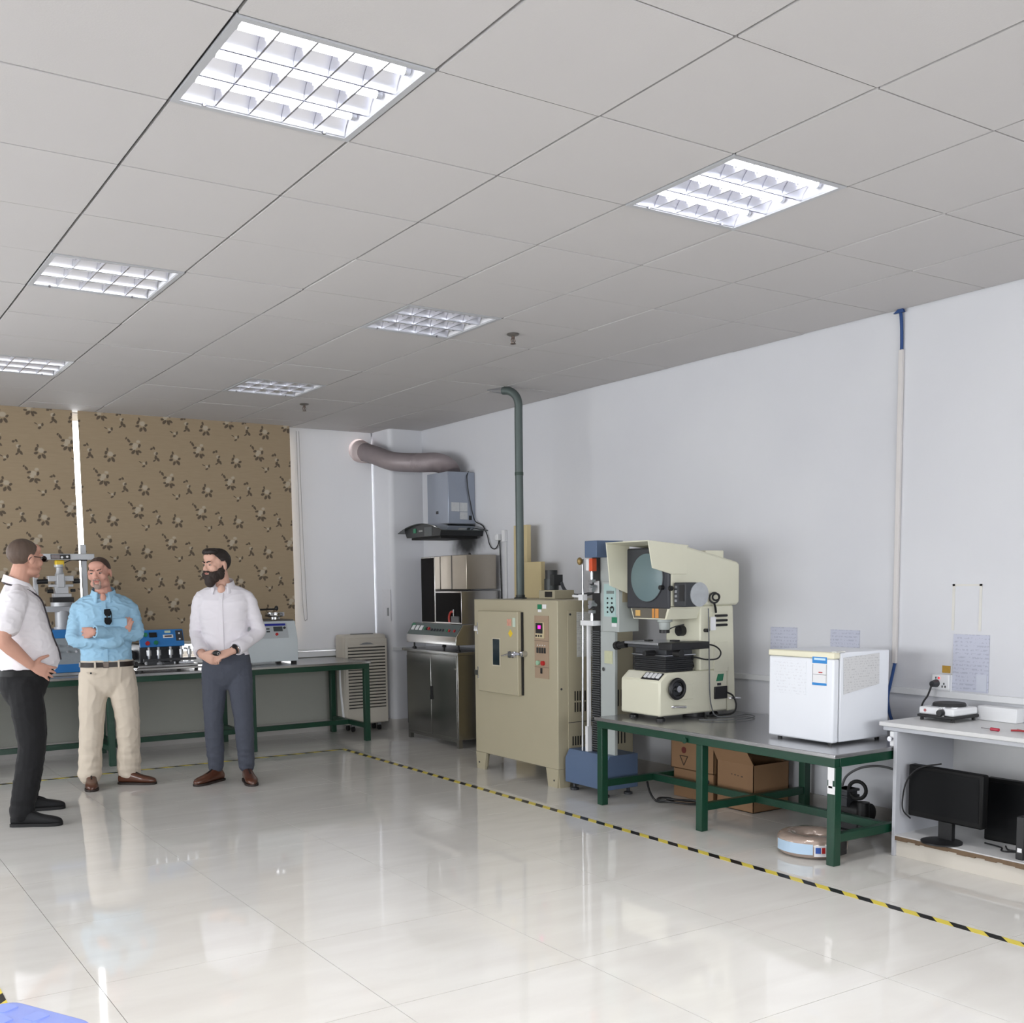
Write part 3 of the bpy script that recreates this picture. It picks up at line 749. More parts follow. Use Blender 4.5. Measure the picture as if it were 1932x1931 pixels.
# control panel
pn = obj('control_panel', B(OX-.006, OX-.0005, 3.325, 3.495, .765, 1.21), M('dusty_pink_panel', (160, 138, 116), .5), t)
ct = obj('temperature_controller', B(OX-.018, OX-.005, 3.37, 3.47, 1.05, 1.165), M('controller_bezel', (196, 182, 148), .4), pn, bevel=.003)
obj('screen', B(OX-.020, OX-.0175, 3.378, 3.462, 1.085, 1.16), m_black, ct)
obj('readout', B(OX-.0212, OX-.0195, 3.40, 3.432, 1.118, 1.142), M('magenta_led', (255, 40, 160), .4, emit=(255, 30, 150), es=2.2), ct)
for k in range(3):
    obj('key', MB().cyl((OX-.0175, 3.455-.03*k, 1.067), (OX-.021, 3.455-.03*k, 1.067), .008, n=10), m_black, ct)
for k in range(4):
    obj('rocker_switch', B(OX-.012, OX-.005, 3.448-.03*k, 3.466-.03*k, .945, .985), m_black, pn, bevel=.002)
    obj('pilot_lamp', MB().cyl((OX-.005, 3.457-.03*k, 1.0), (OX-.009, 3.457-.03*k, 1.0), .004, n=8), m_white, pn)
obj('start_button', MB().cyl((OX-.005, 3.445, .875), (OX-.022, 3.445, .875), .017, n=14), M('pale_green_button', (150, 190, 160), .4), pn)
obj('stop_button', MB().cyl((OX-.005, 3.385, .875), (OX-.022, 3.385, .875), .017, n=14), m_red, pn)
obj('rocker_switch', B(OX-.012, OX-.005, 3.40, 3.42, .80, .84), m_black, pn, bevel=.002)
obj('panel_groove', MB().box(OX-.0075, OX-.0055, 3.325, 3.495, 1.03, 1.034).box(OX-.0075, OX-.0055, 3.325, 3.495, .843, .847), M('groove', (120, 102, 88), .6), pn)
obj('green_label', B(OX-.003, OX+.001, 3.41, 3.46, 1.255, 1.29), m_grn, t)
obj('white_label', B(OX-.003, OX+.001, 3.355, 3.40, 1.26, 1.29), m_paper, t)
obj('white_label', B(OX-.003, OX+.001, 3.415, 3.455, 1.235, 1.254), m_paper, t)
# side panel facing the tester
sp = obj('side_panel', B(3.455, 4.02, OY0-.006, OY0-.0005, .20, 1.245), m_oven, t, bevel=.002)
obj('panel_seam', B(3.455, 4.02, OY0-.0075, OY0-.006, .458, .462), m_dark, sp)
for zz in (.565, .645):
    for k in range(13):
        obj('vent_slot', B(3.51+.022*k, 3.52+.022*k, OY0-.008, OY0-.0062, zz-.034, zz+.034), m_black, sp)
for k in range(13):
    obj('vent_slot', B(3.49+.022*k, 3.50+.022*k, OY0-.008, OY0-.0062, .295, .36), m_black, sp)
for k in range(3):
    for zz in (.33, .605):
        obj('vent_slot', B(3.90+.03*k, 3.91+.03*k, OY0-.008, OY0-.0062, zz-.06, zz+.06), m_black, sp)
obj('screw', MB().cyl((3.475, OY0-.006, 1.22), (3.475, OY0-.010, 1.22), .008, n=8).cyl((3.40, OY0-.0, .70), (3.40, OY0-.004, .70), .008, n=8), m_dark, sp)
def textlines(name, base, ink, scale, axis_rows='Z', dens=0.55):
    """paper with rows of small illegible grey print"""
    if name in MATS: return MATS[name]
    m = M(name, base, .75, var=.03)
    N = m.node_tree.nodes; L = m.node_tree.links; b = N['Principled BSDF']
    g = N.new('ShaderNodeNewGeometry'); sx = N.new('ShaderNodeSeparateXYZ'); L.new(g.outputs['Position'], sx.inputs[0])
    ml = N.new('ShaderNodeMath'); ml.operation = 'MULTIPLY'; ml.inputs[1].default_value = scale; L.new(sx.outputs['Z'], ml.inputs[0])
    frn = N.new('ShaderNodeMath'); frn.operation = 'FRACT'; L.new(ml.outputs[0], frn.inputs[0])
    gt = N.new('ShaderNodeMath'); gt.operation = 'GREATER_THAN'; gt.inputs[1].default_value = .55; L.new(frn.outputs[0], gt.inputs[0])
    nz = N.new('ShaderNodeTexNoise'); nz.inputs['Scale'].default_value = 90; nz.inputs['Detail'].default_value = 1; L.new(g.outputs['Position'], nz.inputs[0])
    g2 = N.new('ShaderNodeMath'); g2.operation = 'GREATER_THAN'; g2.inputs[1].default_value = dens; L.new(nz.outputs[0], g2.inputs[0])
    mu = N.new('ShaderNodeMath'); mu.operation = 'MULTIPLY'; L.new(gt.outputs[0], mu.inputs[0]); L.new(g2.outputs[0], mu.inputs[1])
    old = b.inputs['Base Color'].links[0].from_socket
    mx = N.new('ShaderNodeMix'); mx.data_type = 'RGBA'; L.new(mu.outputs[0], mx.inputs[0]); L.new(old, mx.inputs[6]); mx.inputs[7].default_value = lin(ink); L.new(mx.outputs[2], b.inputs['Base Color'])
    return m
m_print = textlines('printed_sheet', (208, 208, 202), (180, 180, 178), 70)
tag(obj('document_sheet', B(3.53, 3.70, OY0-.011, OY0-.0085, .92, 1.235), m_print, base=(3.61, OY0-.01, .92)), 'typed instruction sheet stuck on the oven side', 'paper')

# exhaust pipe from the oven top to the ceiling
m_pipe = M('grey_green_duct', (88, 98, 96), .5, .35, var=.1)
t = thing('exhaust_pipe', 'grey-green exhaust pipe rising from the oven to the ceiling', 'pipe', (3.66, 4.07, OZ1))
pxx, pyy = 3.66, 4.105
obj('pipe', MB().tube([(pxx, pyy, OZ1+.005), (pxx, pyy, 2.0), (pxx, pyy, 2.70), (pxx, pyy, 2.80), (pxx-.01, pyy+.02, 2.86), (pxx-.03, pyy+.07, 2.90), (pxx-.05, pyy+.13, 2.912)], .031, n=20, sub=5), m_pipe, t, ang=60)
obj('joint_ring', MB().cyl((pxx, pyy, 2.26), (pxx, pyy, 2.285), .0335, n=20), M('joint_dark_green', (50, 66, 58), .5), t)
obj('flange', MB().lathe((pxx, pyy, OZ1), [(.05, 0.0005), (.05, .008), (.036, .012), (.036, .03)], n=20), M('pipe_flange', (60, 64, 62), .5, .4), t)
obj('foil_tail', MB().cyl((pxx-.045, pyy+.12, 2.912), (pxx-.11, pyy+.26, 2.930), .03, .006, n=10), m_alu, t)

# circulation motor and hose on the oven roof
t = thing('fan_motor', 'dark fan motor on a beige box on the oven roof', 'motor', (3.72, 3.78, OZ1))
obj('box', B(3.62, 3.80, 3.60, 3.80, OZ1+.001, 1.385), m_oven, t, bevel=.004)
obj('dark_opening', B(3.617, 3.6205, 3.63, 3.72, 1.335, 1.375), m_black, t)
obj('motor_body', MB().cyl((3.78, 3.86, OZ1+.001), (3.78, 3.86, 1.47), .055, n=18), M('motor_grey', (62, 66, 66), .45, .3), t)
obj('motor_cap', MB().cyl((3.78, 3.86, 1.47), (3.78, 3.86, 1.535), .046, n=18), M('motor_dark', (44, 46, 47), .5), t)
obj('terminal_box', B(3.74, 3.82, 3.77, 3.82, 1.42, 1.50), M('motor_dark', (44, 46, 47), .5), t)
obj('corrugated_hose', MB().tube([(3.80, 3.76, 1.44), (3.80, 3.71, 1.38), (3.82, 3.62, 1.345), (3.86, 3.54, 1.35), (3.90, 3.46, 1.375), (3.93, 3.40, 1.40)], .013, n=10), m_dark, t)
tag(obj('pipe_stub', MB().lathe((3.93, 3.37, OZ1), [(.018, .001), (.018, .03), (.012, .032), (.012, .075), (.016, .078), (.016, .09)], n=12), M('old_brass', (96, 88, 76), .5, .6), base=(3.93, 3.37, OZ1)), 'short pipe stub on the oven roof where the hose ends', 'pipe')
m_board = M('cream_board', (198, 182, 140), .75, var=.06, vs=8, bump=.04, bs=90)
tag(obj('cream_board', B(4.07, 4.115, 4.61, 4.80, .001, 1.92), m_board, base=(4.1, 4.7, 0), bevel=.003), 'tall narrow cream board standing behind the oven pipe', 'board')
tag(obj('cream_board', B(4.02, 4.06, 4.335, 4.715, .001, 1.61), m_board, base=(4.05, 4.5, 0), bevel=.003), 'wide cream board standing behind the oven, lower than its neighbour', 'board')

# ------------------------------------------------------------------ tensile tester
m_blue = M('blue_grey_enamel', (86, 105, 134), .42, var=.05)
m_lgrey = M('pale_grey_enamel', (172, 178, 176), .4, var=.03)
t = thing('tensile_tester', 'single-column tensile tester with blue base and blue head', 'testing machine', (3.55, 2.97, 0))
bp = obj('base', MB().prism([(3.40, .055), (3.40, .225), (3.435, .285), (3.68, .285), (3.68, .055)], 'y', 2.735, 3.185), m_blue, t, bevel=.003)
for xx in (3.44, 3.64):
    for yy in (2.79, 3.13):
        obj('foot', MB().lathe((xx, yy, 0), [(.03, .001), (.03, .015), (.012, .022), (.012, .056)], n=14), m_dark, t)
col = obj('column', MB().box(3.48, 3.505, 2.735, 2.885, .285, 1.114).box(3.48, 3.60, 2.735, 2.885, 1.114, 1.61), m_lgrey, t, bevel=.003)
obj('key_lock', MB().cyl((3.48, 2.845, .86), (3.472, 2.845, .86), .014, n=14), m_chrome, col)
obj('faded_sticker', B(3.477, 3.4802, 2.755, 2.84, .90, .985), M('yellowed_sticker', (190, 192, 160), .6, var=.15, vs=40), col)
obj('bellows_channel', B(3.49, 3.51, 2.886, 2.985, .285, 1.61), m_black, t)
for k in range(52):
    obj('bellows_pleat', B(3.476, 3.49, 2.892, 2.98, .30+.0158*k, .308+.0158*k), M('bellows_grey', (70, 72, 74), .5), t)
obj('guide_rail', B(3.455, 3.475, 2.986, 3.006, .286, 1.17), m_white, t)
obj('guide_foot', B(3.445, 3.48, 2.984, 3.012, .286, .46), m_white, t)
obj('crosshead', B(3.42, 3.49, 2.89, 3.03, 1.15, 1.185), m_white, t, bevel=.003)
hd = obj('head', B(3.375, 3.60, 2.79, 2.92, 1.605, 1.715), m_blue, t, bevel=.004)
obj('load_cell', B(3.40, 3.44, 2.872, 2.905, 1.515, 1.60), M('orange_red_plastic', (214, 84, 44), .4), t, bevel=.003)
obj('load_cell_tag', B(3.398, 3.44, 2.905, 2.935, 1.52, 1.595), m_paper, t)
def grip(zc, s):
    mb = MB()
    mb.cyl((3.42, 2.90, zc+s*.10), (3.42, 2.90, zc+s*.05), .010, n=10)
    mb.box(3.405, 3.435, 2.88, 2.92, zc+s*.05, zc+s*.03)
    mb.obox((3.42, 2.90, zc), (1, 0, 0), (0, 1, s*.45), (0, -s*.45, 1), .03, .05, .028)
    mb.cyl((3.395, 2.885, zc+.005), (3.445, 2.885, zc+.005), .010, n=10)
    mb.box(3.41, 3.43, 2.885, 2.93, zc-s*.035, zc-s*.012)
    return obj('grip', mb, m_alu, t)
grip(1.41, 1); grip(1.285, -1)
obj('grip_stem', MB().cyl((3.42, 2.90, 1.515), (3.42, 2.90, 1.47), .006, n=8).cyl((3.42, 2.90, 1.22), (3.42, 2.90, 1.185), .012, n=10), m_alu, t)
obj('extensometer_rod', MB().cyl((3.45, 3.05, .285), (3.45, 3.035, 1.60), .006, n=8), m_alu, t)
obj('rod_knob', MB().sph((3.43, 3.045, 1.585), (.02, .02, .026)), M('brass_knob', (150, 126, 80), .4, .5), t)
obj('rod_clamp', MB().box(3.43, 3.47, 3.015, 3.065, 1.32, 1.36).cyl((3.45, 3.065, 1.345), (3.45, 3.15, 1.35), .010, n=8), m_white, t, bevel=.002)
obj('white_tag', B(3.455, 3.46, 2.87, 2.92, 1.37, 1.45), m_paper, t)
cb = obj('control_box', MB().box(3.45, 3.62, 2.655, 2.825, 1.115, 1.445), m_lgrey, t, bevel=.004)
cp = obj('control_panel', B(3.4465, 3.4505, 2.685, 2.805, 1.215, 1.43), M('pale_teal_panel', (170, 196, 194), .45), cb)
obj('display', B(3.4435, 3.447, 2.70, 2.775, 1.365, 1.385), M('lcd_grey', (120, 128, 126), .3), cp)
for k in range(4):
    for j in range(2):
        obj('button', MB().cyl((3.447, 2.765-.045*j, 1.335-.03*k), (3.4425, 2.765-.045*j, 1.335-.03*k), .0065, n=8), m_black, cp)
obj('key_ring', MB().torus((3.44, 2.715, 1.265), .018, .003, (1, 0, 0), n=14, m=6), m_black, cp)
obj('green_label', B(3.447, 3.4505, 2.672, 2.725, 1.175, 1.212), m_grn, cb)
obj('white_label', B(3.447, 3.4505, 2.675, 2.725, 1.150, 1.173), m_paper, cb)
obj('tan_sticker', B(3.48, 3.53, 2.652, 2.6555, 1.31, 1.42), M('tan_sticker', (160, 150, 128), .6), cb)
obj('pen_tray', MB().box(3.46, 3.56, 2.70, 2.75, 1.446, 1.456), m_dark, cb)

# ------------------------------------------------------------------ steel tables with green frames
m_top = M('worn_steel_top', (176, 176, 178), .24, .85, var=.1, vs=3, bump=.03, bs=30)
m_edge = M('steel_edge', (176, 176, 178), .3, 1.0, var=.1, vs=8)
def table(name, label, along, a0, a1, f0, f1, zt, pairs, lw=.05, sz=.14):
    """along: axis of the long side; f0 front edge, f1 back edge on the other axis"""
    def bx(a, b, c, d, e, g):
        return B(c, d, a, b, e, g) if along == 'y' else B(a, b, c, d, e, g)
    ctr = ((f0+f1)/2, (a0+a1)/2, 0) if along == 'y' else ((a0+a1)/2, (f0+f1)/2, 0)
    t = thing(name, label, 'table', ctr, 'green-framed steel work tables')
    obj('steel_top', bx(a0, a1, f0, f1, zt-.022, zt), m_top, t, bevel=.003)
    for f in (f0+.012, f1-.012-lw*.8):
        obj('apron_rail', bx(a0+.012, a1-.012, f, f+lw*.8, zt-.023-.045, zt-.0225), m_green, t, bevel=.002)
    for a in pairs:
        obj('apron_rail', bx(a-lw/2, a+lw/2, f0+.012+lw*.8, f1-.012-lw*.8, zt-.023-.045, zt-.0225), m_green, t, bevel=.002)
        for f in (f0+.015, f1-.015-lw):
            obj('leg', bx(a-lw/2, a+lw/2, f, f+lw, 0.0005, zt-.068), m_green, t, bevel=.003)
        obj('side_stretcher', bx(a-.019, a+.019, f0+.0155+lw, f1-.0155-lw, sz-.022, sz+.022), m_green, t, bevel=.002)
    m = (f0+f1)/2
    ps = sorted(pairs)
    for i in range(len(ps)-1):
        obj('centre_stretcher', bx(ps[i]+.02, ps[i+1]-.02, m-.019, m+.019, sz-.022, sz+.022), m_green, t, bevel=.002)
    return t
T1 = table('work_table', 'low steel-topped green table under the projector and small fridge', 'y', .712, 2.65, 3.24, 4.185, .574, (.745, 1.695, 2.615))
obj('white_tape_scrap', MB().box(3.2515, 3.2545, .725, .765, .44, .505).box(3.2515, 3.2545, .735, .76, .40, .44).box(3.2515, 3.2545, .72, .765, .37, .41), m_paper, T1)
obj('plastic_hook', MB().cyl((3.235, 1.80, .52), (3.24, 1.80, .52), .018, n=12), m_green, T1)

# ------------------------------------------------------------------ profile projector
m_cream = M('cream_enamel', (214, 212, 192), .4, var=.03, bump=.02, bs=200)
t = proj_t = thing('profile_projector', 'cream optical profile projector with round grey screen and hood', 'measuring machine', (3.72, 2.4, .574))
PY0, PY1 = 2.20, 2.575
# base with chamfered front top
bs_ = obj('base', MB().prism([(3.40, .605), (3.40, .825), (3.46, .875), (3.98, .875), (3.98, .605)], 'y', PY0, PY1), m_cream, t, bevel=.012)
n_ = Vector((-.05, 0, .06)).normalized(); u_ = Vector((.06, 0, .05)).normalized()
def onb(s, yv, off=.001): return Vector((3.40, yv, .825))+u_*s+n_*off
pl = obj('switch_panel', MB().obox(onb(.04, 2.30, .0005), u_, (0, 1, 0), n_, .062, .17, .004), m_black, bs_)
for k in range(4):
    obj('rocker_switch', MB().obox(onb(.042, 2.355-.038*k, .005), u_, (0, 1, 0), n_, .04, .026, .010), m_white, pl, bevel=.002)
obj('name_plate', MB().obox(onb(.04, 2.47, .0005), u_, (0, 1, 0), n_, .058, .15, .004), M('cream_plate', (222, 220, 204), .4), bs_)
hw = obj('hand_wheel', MB().torus((3.52, PY0-.03, .775), .056, .014, (0, 1, 0), n=28).cyl((3.52, PY0, .775), (3.52, PY0-.035, .775), .018, n=14).box(3.475, 3.565, PY0-.035, PY0-.027, .768, .782), m_black, bs_)
obj('wheel_hub', MB().cyl((3.52, PY0-.034, .775), (3.52, PY0-.05, .775), .02, n=16), m_chrome, hw)
obj('wheel_plate', MB().cyl((3.52, PY0-.001, .775), (3.52, PY0-.02, .775), .04, .045, n=24), m_dark, hw)
obj('access_panel', B(3.56, 3.68, PY0-.003, PY0+.001, .70, .80), m_cream, bs_, bevel=.002)
obj('lever', MB().tube([(3.50, PY0, .66), (3.52, PY0-.02, .662), (3.56, PY0-.045, .66), (3.575, PY0-.05, .66)], .008, n=10), m_chrome, bs_)
obj('lever', MB().tube([(3.99, PY0+.02, .685), (4.02, PY0-.01, .683), (4.07, PY0-.03, .68)], .008, n=10), m_chrome, bs_)
for xx in (3.46, 3.92):
    for yy in (PY0+.06, PY1-.06):
        obj('foot', MB().lathe((xx, yy, .574), [(.03, .001), (.03, .012), (.02, .018), (.016, .032)], n=14), m_black, t)
obj('under_tray', MB().cyl((3.78, 2.30, .576), (3.78, 2.30, .603), .07, n=20), m_black, t)
# column
col = obj('column', MB().prism([(3.74, .875), (3.74, 1.285), (4.03, 1.285), (4.06, .60), (3.985, .60), (3.985, .875)], 'y', PY0+.002, PY1-.05), m_cream, t, bevel=.01)
obj('column_panel', B(3.86, 3.98, PY0-.002, PY0+.004, .86, 1.05), m_cream, col, bevel=.002)
# bellows and stage
for k in range(8):
    z0 = .876+.0125*k
    obj('bellows_fold', MB().box(3.475-.004*(k % 2), 3.705+.004*(k % 2), PY0+.03-.004*(k % 2), PY1-.05+.004*(k % 2), z0, z0+.0122), M('bellows_black', (26, 27, 30), .45), t, bevel=.002)
obj('bellows_plate', MB().box(3.46, 3.72, PY0+.02, PY1-.04, .977, .983), m_alu, t)
st = obj('stage', MB().box(3.44, 3.70, PY0+.0, PY1-.02, 1.025, 1.045).box(3.48, 3.70, PY0+.03, PY1-.05, .984, 1.024), m_dark, t, bevel=.003)
obj('stage_glass_frame', B(3.43, 3.72, PY0+.05, PY1+.0, 1.046, 1.062), m_alu, st, bevel=.002)
obj('stage_slide', MB().box(3.42, 3.74, PY0-.085, PY0+.03, 1.02, 1.065), m_black, st, bevel=.004)
obj('micrometer', MB().cyl((3.45, PY1, 1.04), (3.45, PY1+.08, 1.03), .022, n=14).cyl((3.45, PY1+.08, 1.03), (3.45, PY1+.11, 1.025), .028, n=14), m_black, st)
obj('micrometer', MB().cyl((3.46, PY0+.12, .995), (3.38, PY0+.12, .995), .018, n=14), m_black, st)
obj('micrometer', MB().cyl((3.50, PY0-.03, 1.0), (3.50, PY0-.09, 1.0), .024, n=14), m_black, st)
obj('stage_clip', MB().box(3.50, 3.54, 2.42, 2.46, 1.062, 1.072).box(3.60, 3.64, 2.28, 2.33, 1.062, 1.072), m_black, st)
# projection head
side = [(3.49, 1.285), (3.49, 1.655), (3.62, 1.66), (4.06, 1.565), (4.085, 1.55), (4.085, 1.30), (4.06, 1.285)]
hd = obj('head', MB().prism(side, 'y', PY0, PY1+.02), m_cream, t, bevel=.014)
obj('top_housing', MB().prism([(3.80, 1.60), (3.80, 1.635), (3.96, 1.635), (3.96, 1.58)], 'y', PY0+.02, PY1), m_cream, hd, bevel=.005)
sf = obj('screen_frame', B(3.47, 3.492, PY0-.004, PY1+.024, 1.272, 1.655), M('screen_charcoal', (50, 52, 58), .5), hd, bevel=.012)
sc_ = Vector((3.469, (PY0+PY1)/2+.01, 1.468))
obj('round_screen', MB().lathe(sc_, [(.152, 0), (.152, .004), (.150, .005)], n=48, axis=(-1, 0, 0)), M('ground_glass', (104, 124, 128), .35, var=.06, vs=9), sf)
obj('screen_rim', MB().torus(sc_+Vector((-.003, 0, 0)), .154, .004, (1, 0, 0), n=48, m=6), m_dark, sf)
obj('frame_knob', MB().cyl((3.47, PY0+.05, 1.405), (3.445, PY0+.05, 1.405), .015, n=12), m_black, sf)
obj('frame_knob', MB().cyl((3.48, PY0-.004, 1.40), (3.48, PY0-.02, 1.40), .016, n=12), m_black, sf)
# sun hood: top, both cheeks
hz = 1.69
ch_ = [(3.30, hz), (3.335, 1.525), (3.49, 1.487), (3.62, 1.487), (3.62, 1.662), (3.49, 1.675)]
obj('hood_cheek', MB().prism(ch_, 'y', PY0-.008, PY0-.0005), m_cream, hd, bevel=.002)
obj('hood_cheek', MB().prism([(3.30, hz), (3.33, 1.42), (3.47, 1.37), (3.49, 1.37), (3.49, 1.675)], 'y', PY1+.02, PY1+.028), m_cream, hd, bevel=.002)
obj('hood_top', MB().prism([(3.295, hz+.004), (3.30, hz-.004), (3.63, 1.657), (3.63, 1.665)], 'y', PY0-.008, PY1+.028), m_cream, hd, bevel=.003)
# indicator bar below the screen and lens
ib = obj('indicator_housing', MB().prism([(PY0+.0, 1.283), (PY0+.03, 1.205), (PY1-.03, 1.205), (PY1+.0, 1.283)], 'x', 3.48, 3.76), m_cream, t, bevel=.003)
obj('indicator_panel', MB().prism([(PY0+.02, 1.275), (PY0+.042, 1.212), (PY1-.042, 1.212), (PY1-.02, 1.275)], 'x', 3.4755, 3.481), M('olive_panel', (96, 92, 82), .4), ib)
m_or = M('orange_window', (206, 142, 70), .35); m_am = M('amber_window', (210, 170, 100), .35)
obj('amber_window', B(3.473, 3.4765, 2.47, 2.515, 1.225, 1.262), m_am, ib)
obj('orange_window', B(3.473, 3.4765, 2.335, 2.355, 1.214, 1.273), m_or, ib)
obj('orange_window', B(3.473, 3.4765, 2.295, 2.325, 1.214, 1.273), m_or, ib)
ln_ = obj('lens', MB().lathe((3.60, 2.38, 1.205), [(.05, 0), (.05, -.02), (.036, -.024), (.036, -.06), (.03, -.07)], n=24), m_lgrey, t)
obj('lens_ring', MB().lathe((3.60, 2.38, 1.135), [(.033, 0), (.033, -.02), (.028, -.022)], n=24), m_black, ln_)
obj('light_wire', MB().tube([(3.60, 2.38, 1.12), (3.66, 2.36, 1.15), (3.73, 2.34, 1.165)], .004), m_dark, ln_)
obj('focus_knob', MB().cyl((3.74, 2.36, 1.125), (3.70, 2.36, 1.125), .034, n=20), m_black, col)
obj('focus_knob', MB().cyl((3.78, PY0+.002, 1.13), (3.78, PY0-.03, 1.13), .012, n=12), m_black, col)
obj('column_lamp', MB().cyl((3.60, PY0+.05, 1.15), (3.595, PY0+.05, 1.15), .004, n=6), m_black, ln_)
# digital counter in a clear bag on the side
ctr_ = obj('counter', B(3.50, 3.60, PY0-.12, PY0-.015, 1.285, 1.435), m_dark, t, bevel=.008)
obj('counter_drum', MB().cyl((3.615, PY0-.005, 1.36), (3.615, PY0-.125, 1.36), .075, n=24), M('clear_bag_plastic', (168, 172, 176), .15, var=.2, vs=25, coat=.5), ctr_)
for k in range(4):
    obj('counter_key', B(3.495, 3.501, PY0-.05, PY0-.03, 1.40-.028*k, 1.415-.028*k), m_alu, ctr_)
obj('counter_window', B(3.495, 3.501, PY0-.113, PY0-.07, 1.32, 1.42), m_black, ctr_)
# connectors on the column
cn = obj('connector_plate', B(3.84, 3.97, PY0-.004, PY0+.003, 1.13, 1.24), m_cream, col)
for zz in (1.22, 1.19, 1.16):
    obj('connector', MB().cyl((3.86, PY0-.012, zz), (3.96, PY0-.012, zz), .008, n=8), m_black, cn)
obj('white_tag', B(3.80, 3.845, PY0-.03, PY0-.026, 1.13, 1.215), m_paper, cn)
obj('cable_bundle', MB().torus((3.83, PY0-.03, 1.335), .032, .006, (.4, 1, 0), n=20, m=6).torus((3.835, PY0-.04, 1.34), .022, .006, (.7, 1, .3), n=20, m=6).tube([(3.83, PY0-.03, 1.30), (3.85, PY0-.02, 1.27), (3.86, PY0-.015, 1.24)], .007), m_cable, cn)
obj('socket_block', B(3.86, 3.97, PY0-.012, PY0-.001, .685, .765), m_black, col, bevel=.003)
obj('green_label', MB().prism([(3.88, .80), (3.935, .80), (3.945, .845), (3.895, .845)], 'y', PY0-.004, PY0+.001), m_grn, col)
obj('label', B(3.89, 3.92, PY0-.004, PY0+.001, .772, .788), m_dark, col)
obj('power_cord', MB().tube([(3.96, PY0-.012, .725), (4.0, PY0-.03, .70), (4.01, PY0-.05, .64), (3.98, PY0-.05, .592), (3.90, PY0-.02, .583), (3.80, PY0+.0, .582)], .006), m_cable, proj_t)
obj('signal_cable', MB().tube([(3.78, PY0-.03, 1.27), (3.78, PY0-.035, 1.1), (3.785, PY0-.035, .9), (3.79, PY0-.035, .75), (3.80, PY0-.04, .65), (3.83, PY0-.06, .583), (3.95, PY0-.12, .583), (4.05, PY0-.10, .583), (4.0, PY0-.22, .583), (3.85, PY0-.26, .583), (3.70, PY0-.2, .583), (3.62, PY0-.12, .583)], .004), M('grey_cable', (96, 98, 100), .5), proj_t)
obj('stage_cable', MB().tube([(3.74, PY0-.02, 1.05), (3.82, PY0-.05, 1.03), (3.86, PY0-.06, .99), (3.84, PY0-.05, .95), (3.78, PY0-.01, .945), (3.70, PY0+.02, .96), (3.73, PY0+.05, .90)], .005), m_cable, proj_t)

# ------------------------------------------------------------------ mini fridge
m_fr = M('fridge_white', (226, 229, 235), .38, var=.02)
t = thing('mini_fridge', 'small white refrigerator standing on the steel table', 'fridge', (3.67, 1.13, .574))
FY0, FY1 = .905, 1.351
obj('cabinet', B(3.505, 3.90, FY0, FY1, .59, 1.062), m_fr, t, bevel=.006)
dr = obj('door', B(3.45, 3.497, FY0, FY1, .588, 1.03), m_fr, t, bevel=.010)
obj('door_cap', B(3.447, 3.499, FY0-.002, FY1+.002, 1.031, 1.064), M('yellowed_plastic', (226, 222, 198), .4), dr, bevel=.006)
obj('gasket', B(3.4975, 3.5045, FY0+.01, FY1-.01, .61, 1.05), m_grey, t)
obj('hinge', B(3.47, 3.54, FY0+.0, FY0+.03, 1.063, 1.070), M('hinge_white', (210, 210, 205), .4), t)
for xx in (3.48, 3.86):
    for yy in (FY0+.04, FY1-.06):
        obj('foot', MB().cyl((xx, yy, .5745), (xx, yy, .592), .013, n=10), m_black, t)
lb = obj('energy_label', B(3.4475, 3.4503, .945, 1.043, .888, 1.04), m_paper, dr)
m_lblue = M('label_blue', (40, 130, 200), .5)
obj('label_header', B(3.4462, 3.4477, .946, 1.042, 1.005, 1.039), m_lblue, lb)
obj('label_footer', B(3.4462, 3.4477, .946, 1.042, .889, .902), m_lblue, lb)
obj('header_print', MB().box(3.4452, 3.4463, .955, 1.03, 1.022, 1.033), M('header_print', (190, 220, 240), .5), lb)
obj('grade_bar', B(3.4462, 3.4477, .975, 1.0, .955, .961), m_red, lb)
obj('label_rule', MB().box(3.4462, 3.4477, .948, 1.04, .945, .947).box(3.4462, 3.4477, .948, .949, .905, 1.0).box(3.4462, 3.4477, 1.038, 1.039, .905, 1.0), M('label_rule', (110, 110, 116), .5), lb)
obj('faded_sheet', MB().box(3.4483, 3.4503, 1.085, 1.31, .83, 1.01), textlines('faint_sheet', (226, 229, 235), (216, 218, 224), 60), dr)
tag(obj('document_sheet', MB().prism([(3.53, .842), (3.815, .882), (3.812, 1.048), (3.525, 1.035)], 'y', FY0-.004, FY0-.001), textlines('side_sheet', (204, 204, 205), (182, 182, 184), 75), base=(3.67, FY0, .85)), 'grey printed notice taped on the side of the small fridge', 'paper')

